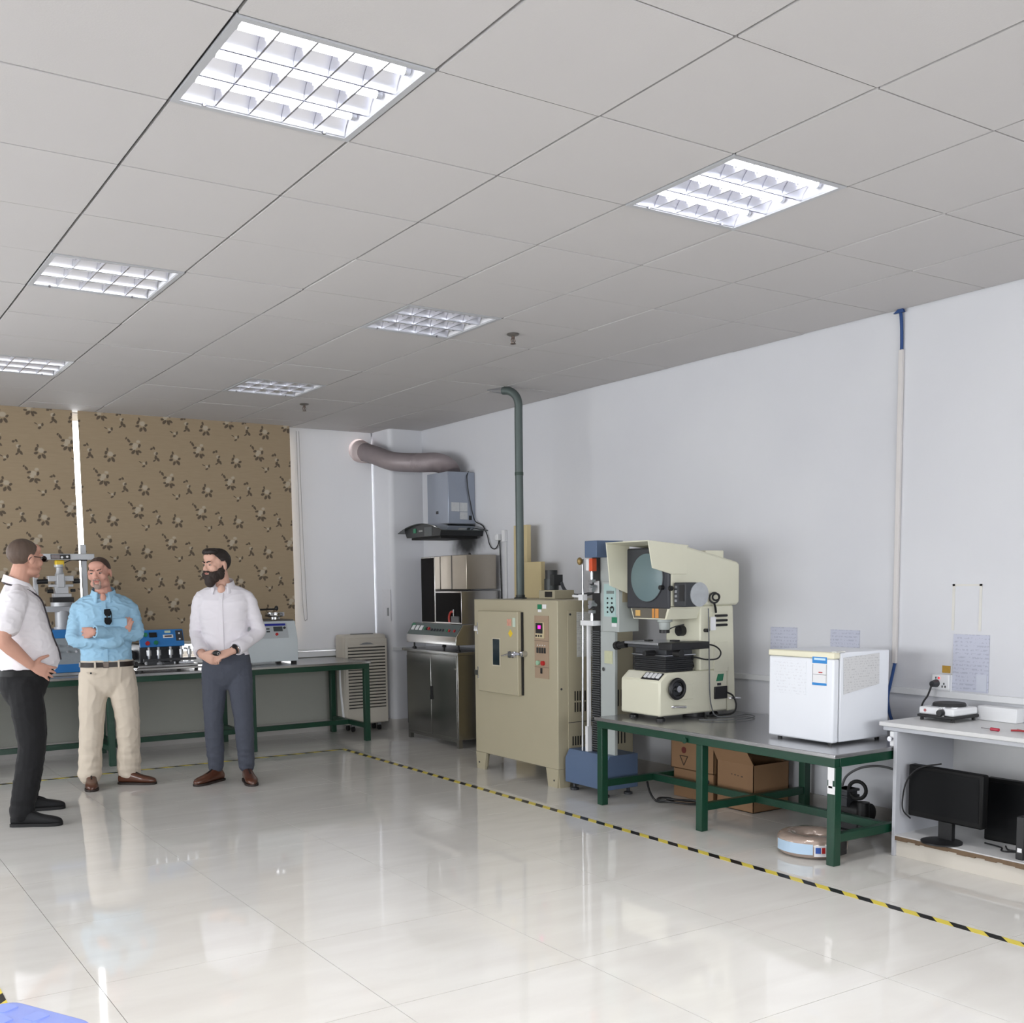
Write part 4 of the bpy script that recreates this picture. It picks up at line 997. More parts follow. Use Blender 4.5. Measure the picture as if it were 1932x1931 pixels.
# ------------------------------------------------------------------ sheets, socket, conduit on the right wall
m_file = textlines('blue_grey_sleeve', (190, 193, 208), (172, 175, 191), 48, dens=.52)
for (y0, y1, z0, z1, lab) in ((1.835, 2.053, .93, 1.143, 'blue-grey document sleeve on the wall, left one above the fridge'), (1.357, 1.57, .93, 1.14, 'blue-grey document sleeve on the wall, right one above the fridge'), (.523, .735, .833, 1.14, 'tall blue-grey document sleeve on the wall above the hot plate')):
    tag(obj('document_sleeve', B(XR-.005, XR-.001, y0, y1, z0, z1), m_file, base=(XR, (y0+y1)/2, z0)), lab, 'document', 'document sleeves on the right wall')
tag(obj('note_slip', B(XR-.008, XR-.0055, .53, .59, .84, .93), M('pale_slip', (198, 202, 214), .7), base=(XR, .56, .84)), 'small pale slip on the tall document sleeve', 'paper')
tag(obj('tape_outline', MB().box(XR-.003, XR-.0005, .735, .75, 1.16, 1.41).box(XR-.003, XR-.0005, .575, .59, 1.16, 1.41).box(XR-.003, XR-.0005, .575, .75, 1.40, 1.41), M('old_tape', (214, 212, 206), .5), base=(XR, .66, 1.16)), 'yellowed tape outline left on the wall', 'tape')
t = thing('wall_socket', 'double white wall socket with black plug above the hot plate', 'socket', (XR, .79, .83))
obj('box', B(XR-.035, XR-.0225, .735, .842, .832, .917), m_white, t, bevel=.004)
obj('back_box', B(XR-.0225, XR-.001, .735, .842, .8255, .917), m_white, t)
obj('switch_light', MB().cyl((XR-.035, .795, .898), (XR-.038, .795, .898), .005, n=10), M('red_neon', (255, 60, 60), .4, emit=(255, 40, 50), es=2.0), t)
for (yy, zz) in ((.765, .868), (.757, .852), (.775, .852), (.815, .898), (.80, .898)):
    obj('socket_hole', B(XR-.0365, XR-.0345, yy-.003, yy+.003, zz-.006, zz+.006), m_black, t)
obj('plug', MB().cyl((XR-.035, .812, .868), (XR-.075, .812, .866), .022, .016, n=16), m_dark, t)
tag(obj('hazard_sticker', MB().box(XR-.003, XR-.0008, .75, .80, .925, .965), M('amber_label', (176, 138, 52), .5, var=.2, vs=60), base=(XR, .775, .925)), 'small amber warning sticker above the double socket', 'sticker')
t = thing('wall_conduit', 'white vertical cable conduit with blue cable on the right wall', 'conduit', (XR, 1.1, .96))
obj('conduit', B(XR-.020, XR-.0005, 1.09, 1.117, .96, 2.715), M('aged_conduit', (206, 202, 200), .5, var=.05), t, bevel=.003)
m_bcab = M('blue_cable', (24, 62, 118), .45)
obj('blue_cable', MB().tube([(XR-.010, 1.103, 2.70), (XR-.012, 1.103, 2.80), (XR-.016, 1.105, 2.88), (XR-.018, 1.11, 2.925)], .009, n=8), m_bcab, t)
obj('blue_cable', MB().tube([(XR-.010, 1.10, .97), (XR-.026, 1.115, .85), (XR-.036, 1.125, .77), (XR-.036, 1.115, .69), (XR-.036, 1.09, .63), (XR-.036, 1.04, .585)], .009, n=8), m_bcab, t)
obj('ceiling_gap_tape', MB().prism([(1.08, CEIL-.02), (1.15, CEIL-.02), (1.12, CEIL-.001), (1.09, CEIL-.001)], 'x', XR-.03, XR-.014), m_bcab, t)

# ------------------------------------------------------------------ white bench on the right
m_lam = M('white_laminate', (206, 206, 206), .4, var=.03, vs=20)
m_lamd = M('grey_laminate', (186, 188, 194), .45, var=.03)
m_chip = M('chipped_board', (112, 92, 72), .85, var=.3, vs=30)
t = thing('lab_bench', 'white laminate bench with open kneehole and chipped plinth', 'bench', (3.95, -.2, 0))
DY0, DY1 = -1.0, .705
obj('worktop', B(3.675, 4.195, DY0, .79, .678, .70), m_lam, t, bevel=.003)
obj('worktop_edge', B(3.69, 4.19, DY0, .775, .655, .677), m_lamd, t, bevel=.003)
obj('side_panel', B(3.685, 4.19, .685, .705, .0005, .655), m_lamd, t, bevel=.002)
obj('back_panel', B(4.17, 4.19, DY0, .685, .105, .654), m_lam, t)
obj('shelf', B(3.69, 4.17, DY0, .685, .095, .113), m_lam, t)
obj('plinth', B(3.70, 3.715, DY0, .685, .0005, .094), M('cream_plinth', (206, 200, 190), .5, var=.05), t)
# chipped edge: ragged pieces of bare chipboard along the plinth top
mb = MB(); yy = .683
random.seed(3)
while yy > -.35:
    w_ = random.uniform(.02, .07); h_ = random.uniform(.004, .013)
    mb.box(3.684, 3.6985, yy-w_, yy, .0945-h_, .1065)
    yy -= w_
obj('chipped_edge', mb, m_chip, t)
obj('cable_box', B(4.12, 4.17+.02, .30, .52, .7005, .775), m_white, t, bevel=.004)
br = obj('bracket', B(3.69, 3.745, .7055, .733, .5745, .653), m_white, t, bevel=.004)
obj('bracket_bolt', MB().cyl((3.715, .733, .615), (3.715, .748, .615), .014, n=14), m_chrome, br)
obj('bracket_bolt', MB().cyl((3.69, .722, .615), (3.672, .722, .615), .013, n=14), m_chrome, br)

t = hot_t = thing('hot_plate', 'white single-burner electric hot plate on the bench', 'hot plate', (4.0, .61, .70))
hb = obj('body', B(3.895, 4.105, .505, .712, .732, .772), m_white, t, bevel=.010)
obj('base_tray', B(3.89, 4.11, .50, .717, .717, .732), m_black, t, bevel=.004)
for xx in (3.91, 4.09):
    for yy in (.52, .70):
        obj('foot', MB().cyl((xx, yy, .7005), (xx, yy, .718), .009, n=10), m_black, t)
obj('burner', MB().lathe((4.005, .605, .772), [(.083, .0005), (.083, .012), (.078, .02), (.03, .021), (.0, .021)], n=36), M('cast_iron', (44, 44, 46), .6, .3), t)
obj('burner_ring', MB().lathe((4.005, .605, .772), [(.09, .0003), (.09, .004), (.084, .005)], n=36), m_chrome, t)
obj('dial', MB().cyl((3.895, .575, .748), (3.872, .575, .748), .018, .016, n=18), m_black, hb)
obj('dial_ring', MB().cyl((3.8955, .575, .748), (3.891, .575, .748), .024, n=18), m_chrome, hb)
obj('emblem', MB().cyl((3.8955, .672, .754), (3.8935, .672, .754), .008, n=10), M('emblem_red', (180, 110, 110), .5), hb)

obj('power_cord', MB().tube([(XR-.075, .812, .866), (XR-.082, .815, .84), (XR-.085, .83, .80), (XR-.10, .845, .765), (XR-.13, .84, .72), (4.05, .80, .705), (4.0, .74, .705), (4.0, .715, .715)], .005), m_cable, hot_t)
# small tools on the bench
t = thing('screwdriver', 'red-handled screwdriver lying on the bench', 'tool', (3.80, .22, .70))
obj('handle', MB().cyl((3.80, .235, .709), (3.795, .19, .709), .008, n=10), M('clear_red_handle', (176, 50, 70), .25), t)
obj('shaft', MB().cyl((3.80, .235, .709), (3.807, .29, .7075), .003, n=6), m_chrome, t)
t = thing('pliers', 'red-handled pliers at the right picture edge on the bench', 'tool', (3.84, .10, .70))
obj('handle', MB().tube([(3.83, .15, .708), (3.85, .12, .709), (3.85, .08, .709)], .005).tube([(3.87, .14, .708), (3.855, .12, .709), (3.845, .08, .709)], .005), M('red_grip', (160, 44, 48), .4), t)
obj('jaw', MB().box(3.838, 3.858, .045, .085, .7045, .714), m_dark, t)

# monitors stored under the bench
def monitor(label, y0, y1, x, z0, z1, rz, stand):
    t = thing('monitor', label, 'monitor', (x, (y0+y1)/2, .113), 'old monitors under the bench')
    c = (x, (y0+y1)/2, 0)
    obj('panel', B(x-.02, x+.03, y0, y1, z0, z1).rotz(rz, c), M('monitor_black', (14, 14, 15), .5, spec=.2), t, bevel=.008)
    obj('screen', B(x-.022, x-.0195, y0+.018, y1-.018, z0+.03, z1-.018).rotz(rz, c), M('dead_screen', (13, 14, 16), .5, spec=.15), t)
    if stand:
        ym = (y0+y1)/2
        obj('neck', B(x-.005, x+.02, ym-.04, ym+.04, .12, z0+.03).rotz(rz, c), m_black, t)
        obj('stand_base', MB().lathe((x-.03, ym, .113), [(.10, .0005), (.10, .008), (.085, .012), (.03, .014)], n=28).rotz(rz, c), m_black, t)
    return t
mon_t = monitor('black monitor on its stand under the bench, the front one', .225, .655, 3.76, .215, .485, R_(-2), True)
monitor('black monitor under the bench, half hidden behind the front one', -.20, .36, 3.99, .1135, .435, R_(2), False)
obj('monitor_cable', MB().tube([(3.80, .50, .50), (3.73, .58, .475), (3.72, .645, .40), (3.72, .668, .30), (3.72, .662, .24), (3.75, .64, .20)], .004), m_cable, mon_t)
tag(obj('loose_cables', MB().tube([(3.88, .30, .118), (3.86, .20, .118), (3.80, .15, .118), (3.86, .05, .118), (3.82, -.08, .118)], .004).tube([(3.90, .20, .118), (3.84, .15, .1195), (3.84, .10, .1195), (3.78, .0, .1195)], .004), m_cable, base=(3.82, .12, .113)), 'tangled black cables on the bench shelf', 'cable')
t = thing('power_adapter', 'black adapter block standing at the right picture edge', 'adapter', (3.74, .02, .113))
obj('block', B(3.72, 3.77, .0, .04, .1135, .32), m_black, t, bevel=.004)
obj('label', B(3.718, 3.7203, .008, .03, .15, .17), m_paper, t)

# ------------------------------------------------------------------ under the low table
m_card = M('cardboard', (136, 104, 74), .8, var=.06, vs=5, bump=.03, bs=60)
m_cardd = M('cardboard_inside', (120, 92, 66), .85)
t = thing('cardboard_box', 'closed brown carton under the table, the lower of the stack', 'carton', (4.02, 2.38, 0))
obj('body', B(3.86, 4.17, 2.20, 2.575, .001, .195), m_card, t, bevel=.003)
obj('print_mark', MB().box(3.857, 3.861, 2.255, 2.267, .10, .15).box(3.857, 3.861, 2.235, 2.245, .10, .15).box(3.857, 3.861, 2.275, 2.285, .105, .15), m_dark, t)
t = thing('cardboard_box', 'brown carton with red dot and triangle mark, on top of the stack', 'carton', (4.01, 2.38, .196))
mb = MB(); X0, X1, Y0, Y1, Z0, Z1 = 3.84, 4.165, 2.175, 2.58, .196, .412
obj('body', MB().box(X0, X0+.004, Y0, Y1, Z0, Z1).box(X1-.004, X1, Y0, Y1, Z0, Z1).box(X0, X1, Y0, Y0+.004, Z0, Z1).box(X0, X1, Y1-.004, Y1, Z0, Z1).box(X0, X1, Y0, Y1, Z0, Z0+.004), m_card, t)
obj('flap', MB().obox((X0+.075, (Y0+Y1)/2, Z1+.035), (1, 0, .5), (0, 1, 0), (-.5, 0, 1), .16, Y1-Y0-.01, .004), m_cardd, t)
obj('flap', MB().obox((X1-.075, (Y0+Y1)/2, Z1+.02), (1, 0, -.25), (0, 1, 0), (.25, 0, 1), .16, Y1-Y0-.01, .004), m_cardd, t)
obj('red_dot', MB().cyl((X0-.0005, 2.455, .325), (X0-.002, 2.455, .325), .022, n=20), M('dark_red_print', (98, 34, 28), .7), t)
tri = MB()
P3 = [Vector((X0-.0015, 2.455+.032*s, z)) for s, z in ((-1.15, .285), (1.15, .285), (0, .222))]
for i in range(3): tri.cyl(P3[i], P3[(i+1) % 3], .003, n=6)
obj('triangle_mark', tri, M('dark_print', (60, 44, 34), .7), t)
t = thing('cardboard_box', 'open cardboard box with raised flaps under the table', 'carton', (3.99, 1.99, 0))
X0, X1, Y0, Y1, Z0, Z1 = 3.85, 4.165, 1.84, 2.155, .001, .30
obj('body', MB().box(X0, X0+.004, Y0, Y1, Z0, Z1).box(X1-.004, X1, Y0, Y1, Z0, Z1).box(X0, X1, Y0, Y0+.004, Z0, Z1).box(X0, X1, Y1-.004, Y1, Z0, Z1).box(X0, X1, Y0, Y1, Z0, Z0+.004), m_card, t)
obj('flap', MB().add([(X0, Y0, Z1), (X0, Y1, Z1), (X0-.03, Y1+.03, Z1+.11), (X0-.025, Y0+.05, Z1+.105), (X0+.004, Y0, Z1), (X0+.004, Y1, Z1), (X0-.026, Y1+.03, Z1+.11), (X0-.021, Y0+.05, Z1+.105)], [(0, 1, 2, 3), (4, 7, 6, 5), (0, 4, 5, 1), (1, 5, 6, 2), (2, 6, 7, 3), (3, 7, 4, 0)]), m_card, t)
obj('flap', MB().obox((X1-.02, (Y0+Y1)/2, Z1+.07), (.3, 0, 1), (0, 1, 0), (1, 0, -.3), .14, Y1-Y0-.02, .004), m_cardd, t)
obj('print_row', MB().box(X0-.0015, X0+.0005, 1.93, 1.945, .215, .222).box(X0-.0015, X0+.0005, 1.965, 1.975, .218, .224).box(X0-.0015, X0+.0005, 1.99, 2.002, .22, .226).box(X0-.0015, X0+.0005, 2.02, 2.03, .222, .228), M('dark_print', (60, 44, 34), .7), t)

tag(obj('coiled_cable', MB().tube([(3.62, 2.57, .12), (3.60, 2.52, .06), (3.60, 2.46, .012), (3.63, 2.40, .012), (3.68, 2.38, .016), (3.70, 2.43, .02), (3.66, 2.48, .02), (3.61, 2.45, .02), (3.64, 2.36, .016), (3.69, 2.27, .012), (3.74, 2.22, .014), (3.77, 2.25, .02), (3.74, 2.31, .022), (3.68, 2.36, .024), (3.66, 2.42, .024), (3.72, 2.33, .02), (3.79, 2.27, .012)], .007), m_cable, base=(3.68, 2.37, 0)), 'coiled black power cable on the floor under the table', 'cable')

# roll of hose in printed wrap
t = thing('hose_roll', 'roll of hose in shiny printed wrap on the floor by a table leg', 'roll', (3.40, .98, 0))
hc_ = Vector((3.40, .985, 0))
m_wrap = M('shiny_wrap', (176, 158, 146), .18, .3, var=.2, vs=18, bump=.25, bs=40, coat=.5)
prof = []
for k in range(25):
    a = 2*math.pi*k/24
    c_, s_ = math.cos(a), math.sin(a)
    prof.append((.128+.056*math.copysign(abs(c_)**.7, c_), .058+.056*math.copysign(abs(s_)**.7, s_)))
mb = MB(); n = 40
rs = [[hc_+Vector(((r+.002*noise.noise(Vector((i*.5, k*.8, 0))))*math.cos(i*2*math.pi/n), (r+.002*noise.noise(Vector((i*.5, k*.8, 0))))*math.sin(i*2*math.pi/n), h)) for k, (r, h) in enumerate(prof[:-1])] for i in range(n)]
mb.rings(rs, closed=True)
rl = obj('roll', mb, m_wrap, t)
def arcband(a0, a1, r, z0, z1, n=14):
    mb = MB(); vs = []; fs = []
    for k in range(n+1):
        a = R_(a0+(a1-a0)*k/n)
        for rr in (r, r+.003):
            for zz in (z0, z1): vs.append(hc_+Vector((math.cos(a)*rr, math.sin(a)*rr, zz)))
    for k in range(n):
        o = 4*k
        fs += [(o, o+1, o+5, o+4), (o+2, o+6, o+7, o+3), (o+1, o+3, o+7, o+5), (o, o+4, o+6, o+2)]
    fs += [(0, 2, 3, 1), (4*n, 4*n+1, 4*n+3, 4*n+2)]
    return mb.add(vs, fs)
obj('pale_blue_band', arcband(150, 222, .183, .03, .085), M('pale_blue_print', (176, 200, 222), .3), rl)
obj('white_label', arcband(224, 246, .183, .022, .08), m_paper, rl)
obj('blue_square', arcband(226, 234, .1865, .04, .07, 4), M('deep_blue_print', (40, 80, 160), .4), rl)
obj('red_square', arcband(236, 241, .1865, .04, .07, 4), m_red, rl)
obj('black_band', arcband(248, 290, .183, .02, .09), m_black, rl)

# small black compressor
t = thing('air_pump', 'small black electric pump in the dark behind the table leg', 'pump', (3.97, 1.15, 0))
obj('base', B(3.88, 4.06, 1.04, 1.26, .001, .02), m_black, t)
obj('motor', MB().cyl((3.97, 1.07, .12), (3.97, 1.25, .12), .06, n=18).box(3.92, 4.02, 1.09, 1.23, .02, .10), m_black, t)
obj('pump_head', MB().box(3.90, 3.99, 1.17, 1.25, .15, .25).box(3.89, 4.0, 1.16, 1.26, .20, .215).box(3.89, 4.0, 1.16, 1.26, .235, .25), m_dark, t, bevel=.003)
obj('pressure_can', MB().cyl((3.93, 1.08, .02), (3.93, 1.08, .19), .035, n=16), m_black, t)
obj('handle', MB().torus((3.94, 1.13, .25), .05, .011, (1, .3, 0), n=24), m_rubber, t)
obj('silver_valve', MB().cyl((3.88, 1.23, .08), (3.86, 1.23, .08), .014, n=10), m_chrome, t)
obj('air_hose', MB().tube([(3.95, 1.25, .24), (3.98, 1.24, .31), (4.02, 1.17, .365), (4.05, 1.06, .385), (4.06, .95, .37), (4.07, .86, .33), (4.07, .80, .27)], .007), M('grey_hose', (90, 90, 92), .5), t)
tag(obj('plastic_bag', MB().sph((4.04, .88, .06), (.09, .11, .058), n=18, m=10), M('dull_bag', (110, 102, 92), .6, var=.2, vs=14, bump=.6, bs=14), base=(4.04, .88, 0)), 'crumpled brown bag on the floor beside the bench panel', 'bag')
# ------------------------------------------------------------------ long tables under the blinds
TZ = .74
table('work_table', 'long steel-topped green table carrying the blue and white testers', 'x', 1.10, 3.365, 6.13, 6.965, TZ, (1.14, 2.235, 3.33))
table('work_table', 'long steel-topped green table at left behind the first man', 'x', -1.25, 1.085, 6.13, 6.965, TZ, (-1.2, -.1, 1.04))

# abrasion / load tester behind the left men
t = thing('load_tester', 'bench tester with blue-edged grey base and yellow load cell', 'testing machine', (.80, 6.55, TZ))
m_grp = M('speckled_grey_panel', (150, 158, 164), .5, var=.06, vs=60)
m_bl2 = M('bright_blue_enamel', (44, 120, 190), .4)
bb = obj('base', B(.56, 1.05, 6.33, 6.72, TZ+.03, 1.105), m_grp, t, bevel=.006)
obj('blue_top_band', B(.555, 1.055, 6.325, 6.725, 1.045, 1.112), m_bl2, bb, bevel=.004)
obj('blue_bottom_band', B(.555, 1.055, 6.325, 6.725, TZ+.028, .835), m_bl2, bb, bevel=.004)
obj('plinth', B(.54, 1.07, 6.32, 6.73, TZ+.001, TZ+.027), m_alu, t, bevel=.003)
for zz in (.985, .935):
    for xx in (.62, .70, .77, .83, .92, .985):
        obj('knob', MB().cyl((xx, 6.33, zz), (xx, 6.312, zz), .010, n=10), m_alu if xx < .97 or zz > .95 else m_black, bb)
m_mach = M('machine_grey', (178, 180, 184), .4, .2, var=.04)
obj('pedestal', MB().cyl((.78, 6.52, 1.112), (.78, 6.52, 1.26), .058, n=22).cyl((.78, 6.52, 1.112), (.78, 6.52, 1.13), .07, n=22), m_mach, t)
obj('cross_arm', B(.60, .97, 6.47, 6.58, 1.252, 1.298), m_mach, t, bevel=.004)
obj('round_plate', MB().cyl((.78, 6.52, 1.298), (.78, 6.52, 1.33), .085, n=26), m_mach, t)
obj('black_pad', B(.70, .865, 6.46, 6.58, 1.33, 1.37), m_black, t, bevel=.003)
vs_ = obj('slide_block', MB().box(.715, .85, 6.47, 6.57, 1.37, 1.40).box(.73, .83, 6.48, 6.56, 1.40, 1.46).box(.69, .87, 6.48, 6.56, 1.455, 1.475), m_mach, t, bevel=.004)
obj('adjuster', MB().cyl((.715, 6.5, 1.42), (.67, 6.5, 1.42), .016, n=12).cyl((.85, 6.5, 1.425), (.885, 6.5, 1.425), .013, n=12), m_black, vs_)
cr_ = obj('cross_slide', MB().box(.68, .875, 6.48, 6.56, 1.50, 1.545).box(.745, .80, 6.465, 6.57, 1.45, 1.56), m_mach, t, bevel=.005)
obj('adjuster', MB().cyl((.68, 6.52, 1.50), (.60, 6.52, 1.498), .02, n=12).cyl((.875, 6.52, 1.50), (.93, 6.52, 1.50), .02, n=12), m_black, cr_)
obj('slide_post', MB().box(.74, .81, 6.485, 6.555, 1.475, 1.50), m_mach, t)
obj('chuck', MB().lathe((.775, 6.52, 1.56), [(.034, 0), (.026, .02), (.026, .05), (.04, .055), (.04, .075), (.01, .076)], n=18), m_mach, t)
lc = obj('load_cell', B(.743, .81, 6.49, 6.55, 1.645, 1.70).xf(Matrix.Translation((0, 0, -.03))), M('yellow_plastic', (226, 190, 30), .4), t, bevel=.008)
obj('top_beam', B(.58, 1.045, 6.48, 6.56, 1.672, 1.722), m_mach, t, bevel=.004)
dp = obj('display', B(.705, .855, 6.474, 6.4805, 1.678, 1.716), m_black, t)
obj('display_glass', B(.708, .775, 6.4715, 6.4745, 1.682, 1.712), M('dark_red_glass', (60, 26, 28), .2), dp)
obj('display_key', MB().cyl((.79, 6.474, 1.692), (.79, 6.468, 1.692), .009, n=10).cyl((.83, 6.474, 1.697), (.83, 6.468, 1.697), .009, n=10), m_white, dp)
obj('upright', B(.965, 1.005, 6.585, 6.625, 1.112, 1.80), m_mach, t, bevel=.004)
obj('upright', B(.585, .62, 6.585, 6.625, 1.112, 1.74), m_mach, t, bevel=.004)
obj('beam_clamp', MB().box(.96, 1.01, 6.56, 6.585, 1.676, 1.718).box(.582, .624, 6.56, 6.585, 1.676, 1.718), m_mach, t)
obj('cell_cable', MB().tube([(.81, 6.53, 1.645), (.84, 6.52, 1.66), (.87, 6.50, 1.672), (.94, 6.475, 1.668), (.985, 6.475, 1.668)], .004), m_cable, t)

# blue panelled rubbing tester
t = thing('bench_tester', 'bench tester with tilted bright blue control panel and metal arms', 'testing machine', (1.55, 6.5, TZ))
obj('base_tray', B(1.27, 1.83, 6.20, 6.80, TZ+.018, TZ+.035), m_inoxl, t, bevel=.003)
obj('base_plate', B(1.30, 1.80, 6.25, 6.78, TZ+.036, TZ+.055), m_steel, t, bevel=.003)
for xx in (1.32, 1.78):
    for yy in (6.25, 6.75):
        obj('foot', MB().cyl((xx, yy, TZ+.0005), (xx, yy, TZ+.018), .016, n=10), m_black, t)
un = Vector((0, .35, 1)).normalized(); nn = Vector((0, -1, .35)).normalized()
pc = Vector((1.545, 6.42, 1.01))
hs = obj('housing', MB().box(1.37, 1.73, 6.46, 6.74, .80, .96), m_dark, t, bevel=.004)
pp = obj('control_panel', MB().obox(pc, (1, 0, 0), un, nn, .375, .15, .018), m_bl2, t, bevel=.004)
def onq(x, s, off=.010): return pc+Vector((x, 0, 0))+un*s+nn*off
for (xx, s, mt) in ((-.135, .03, m_grn), (-.125, -.045, m_red), (-.055, -.042, m_grn)):
    obj('button', MB().cyl(onq(xx, s, .008), onq(xx, s, .022), .018, n=14), mt, pp)
obj('counter', MB().obox(onq(-.07, .028), (1, 0, 0), un, nn, .062, .042, .012), m_black, pp)
obj('label_plate', MB().obox(onq(.055, .052), (1, 0, 0), un, nn, .05, .02, .004), M('pale_green_plate', (200, 214, 190), .5), pp)
obj('readout', MB().obox(onq(.055, .012), (1, 0, 0), un, nn, .085, .028, .008), m_white, pp)
obj('readout_glass', MB().obox(onq(.055, .012, .0145), (1, 0, 0), un, nn, .06, .012, .002), M('readout_dark', (70, 44, 40), .3), pp)
obj('switch_block', MB().obox(onq(.15, .015), (1, 0, 0), un, nn, .058, .09, .01), m_dark, pp)
obj('switch_dot', MB().cyl(onq(.15, .035, .015), onq(.15, .035, .018), .008, n=10).cyl(onq(.15, -.015, .015), onq(.15, -.015, .018), .008, n=10), m_white, pp)
for xx in (1.42, 1.50, 1.60, 1.69, 1.76):
    cm = obj('test_arm', MB().cyl((xx, 6.36, .80), (xx, 6.36, .94), .012, n=10).cyl((xx, 6.36, .87), (xx, 6.36, .915), .02, n=12).box(xx-.03, xx+.03, 6.33, 6.39, TZ+.056, TZ+.072), m_alu, t)
    obj('arm_bar', MB().box(xx-.008, xx+.008, 6.36, 6.50, .905, .922), m_chrome, cm)
obj('crank_bar', MB().box(1.36, 1.80, 6.30, 6.32, .825, .845).box(1.38, 1.46, 6.28, 6.34, TZ+.057, .825).box(1.52, 1.60, 6.27, 6.34, TZ+.057, TZ+.075), m_dark, t)
obj('front_knob', MB().cyl((1.26, 6.28, .805), (1.30, 6.28, .805), .026, n=7), m_black, t)
obj('rear_motor', MB().cyl((1.33, 6.60, .86), (1.33, 6.72, .86), .05, n=16), m_black, t)

# white bench instrument with metal weight on top
t = thing('bench_instrument', 'pale grey sloped-front bench instrument with blue title strip', 'lab instrument', (2.5, 6.55, TZ))
m_pale = M('pale_grey_blue', (196, 204, 208), .4, var=.02)
obj('body', MB().prism([(6.33, TZ+.025), (6.33, .96), (6.385, 1.125), (6.80, 1.125), (6.80, TZ+.025)], 'x', 2.245, 2.74), m_pale, t, bevel=.006)
un = Vector((0, .055, .165)).normalized(); nn = Vector((0, -.165, .055)).normalized()
pc = Vector((2.47, 6.33+.028, 1.043))
def onr(x, s, off=.002): return pc+Vector((x, 0, 0))+un*s+nn*off
pn = obj('front_panel', MB().obox(onr(.0, 0, .001), (1, 0, 0), un, nn, .37, .145, .004), M('silver_panel', (182, 188, 192), .4, .2), t)
obj('title_strip', MB().obox(onr(.0, .052, .004), (1, 0, 0), un, nn, .34, .02, .002), M('navy_strip', (24, 36, 140), .4), pn)
obj('lcd', MB().obox(onr(.095, .012, .004), (1, 0, 0), un, nn, .085, .045, .004), M('lcd_dark', (58, 64, 66), .3), pn)
obj('red_button', MB().cyl(onr(.075, -.038, .002), onr(.075, -.038, .016), .013, n=12), m_red, pn)
obj('black_button', MB().cyl(onr(.155, .02, .002), onr(.155, .02, .016), .011, n=12), m_black, pn)
obj('rocker', MB().obox(onr(.0, .015, .005), (1, 0, 0), un, nn, .03, .012, .006).obox(onr(.0, -.01, .005), (1, 0, 0), un, nn, .03, .012, .006), m_dark, pn)
for xx in (2.28, 2.71):
    for yy in (6.37, 6.75):
        obj('foot', B(xx-.02, xx+.02, yy-.02, yy+.02, TZ+.0005, TZ+.025), m_black, t)
obj('top_plate', B(2.26, 2.73, 6.40, 6.79, 1.126, 1.137), M('dark_top_plate', (84, 80, 76), .5), t)
wt = obj('weight', MB().lathe((2.60, 6.52, 1.137), [(.045, .0005), (.045, .02), (.085, .028), (.088, .035), (.088, .062), (.08, .068), (.03, .07)], n=28), m_chrome, t)
obj('swing_arm', MB().cyl((2.36, 6.52, 1.225), (2.61, 6.52, 1.23), .008, n=8).sph((2.62, 6.52, 1.237), (.018, .018, .024)), m_black, t)
obj('small_knob', MB().cyl((2.40, 6.46, 1.137), (2.40, 6.46, 1.165), .014, n=10), m_black, t)

# ------------------------------------------------------------------ dehumidifier
m_deh = M('aged_white_plastic', (206, 200, 188), .45, var=.04)
t = thing('dehumidifier', 'tall off-white slatted dehumidifier on castors beside the pillar', 'dehumidifier', (3.6, 6.9, 0))
X0, X1, Y0, Y1 = 3.375, 3.84, 6.73, 6.945
bd = obj('body', MB().box(X0, X1, Y0, Y1, .075, .955), m_deh, t, bevel=.03)
fp = obj('front_panel', B(X0+.006, X1-.006, Y0-.018, Y0-.001, .085, .915), m_deh, t, bevel=.012)
for k in range(20):
    z = .845-.031*k
    obj('slat', MB().prism([(Y0-.030, z-.004), (Y0-.019, z+.010), (Y0-.0185, z+.010), (Y0-.0185, z-.012)], 'x', X0+.035, X1-.035), m_deh, fp)
    obj('slat_gap', B(X0+.032, X1-.032, Y0-.0195, Y0-.0182, z-.0205, z-.0115), m_black, fp)
obj('handle_dip', MB().prism([(3.53, .858), (3.57, .874), (3.61, .878), (3.65, .874), (3.69, .858)], 'y', Y0-.0205, Y0-.0182), m_grey, fp)
obj('top_display', MB().prism([(3.50, Y0+.04), (3.71, Y0+.04), (3.73, Y0+.075), (3.71, Y0+.11), (3.50, Y0+.11), (3.48, Y0+.075)], 'z', .9555, .962), M('display_grey', (120, 120, 118), .4, var=.2, vs=40), bd)
obj('side_hose', MB().tube([(X0-.001, Y0+.10, .62), (X0-.004, Y0+.09, .45), (X0-.006, Y0+.05, .25), (X0-.004, Y0+.03, .12)], .012, n=10), m_white, bd)
for xx in (X0+.1, X1-.08):
    for yy in (Y0+.05, Y1-.05):
        cs = obj('castor', MB().cyl((xx-.012, yy, .028), (xx+.012, yy, .028), .027, n=16), m_black, t)
        obj('castor_fork', MB().box(xx-.018, xx+.018, yy-.01, yy+.02, .05, .076), m_grey, cs)

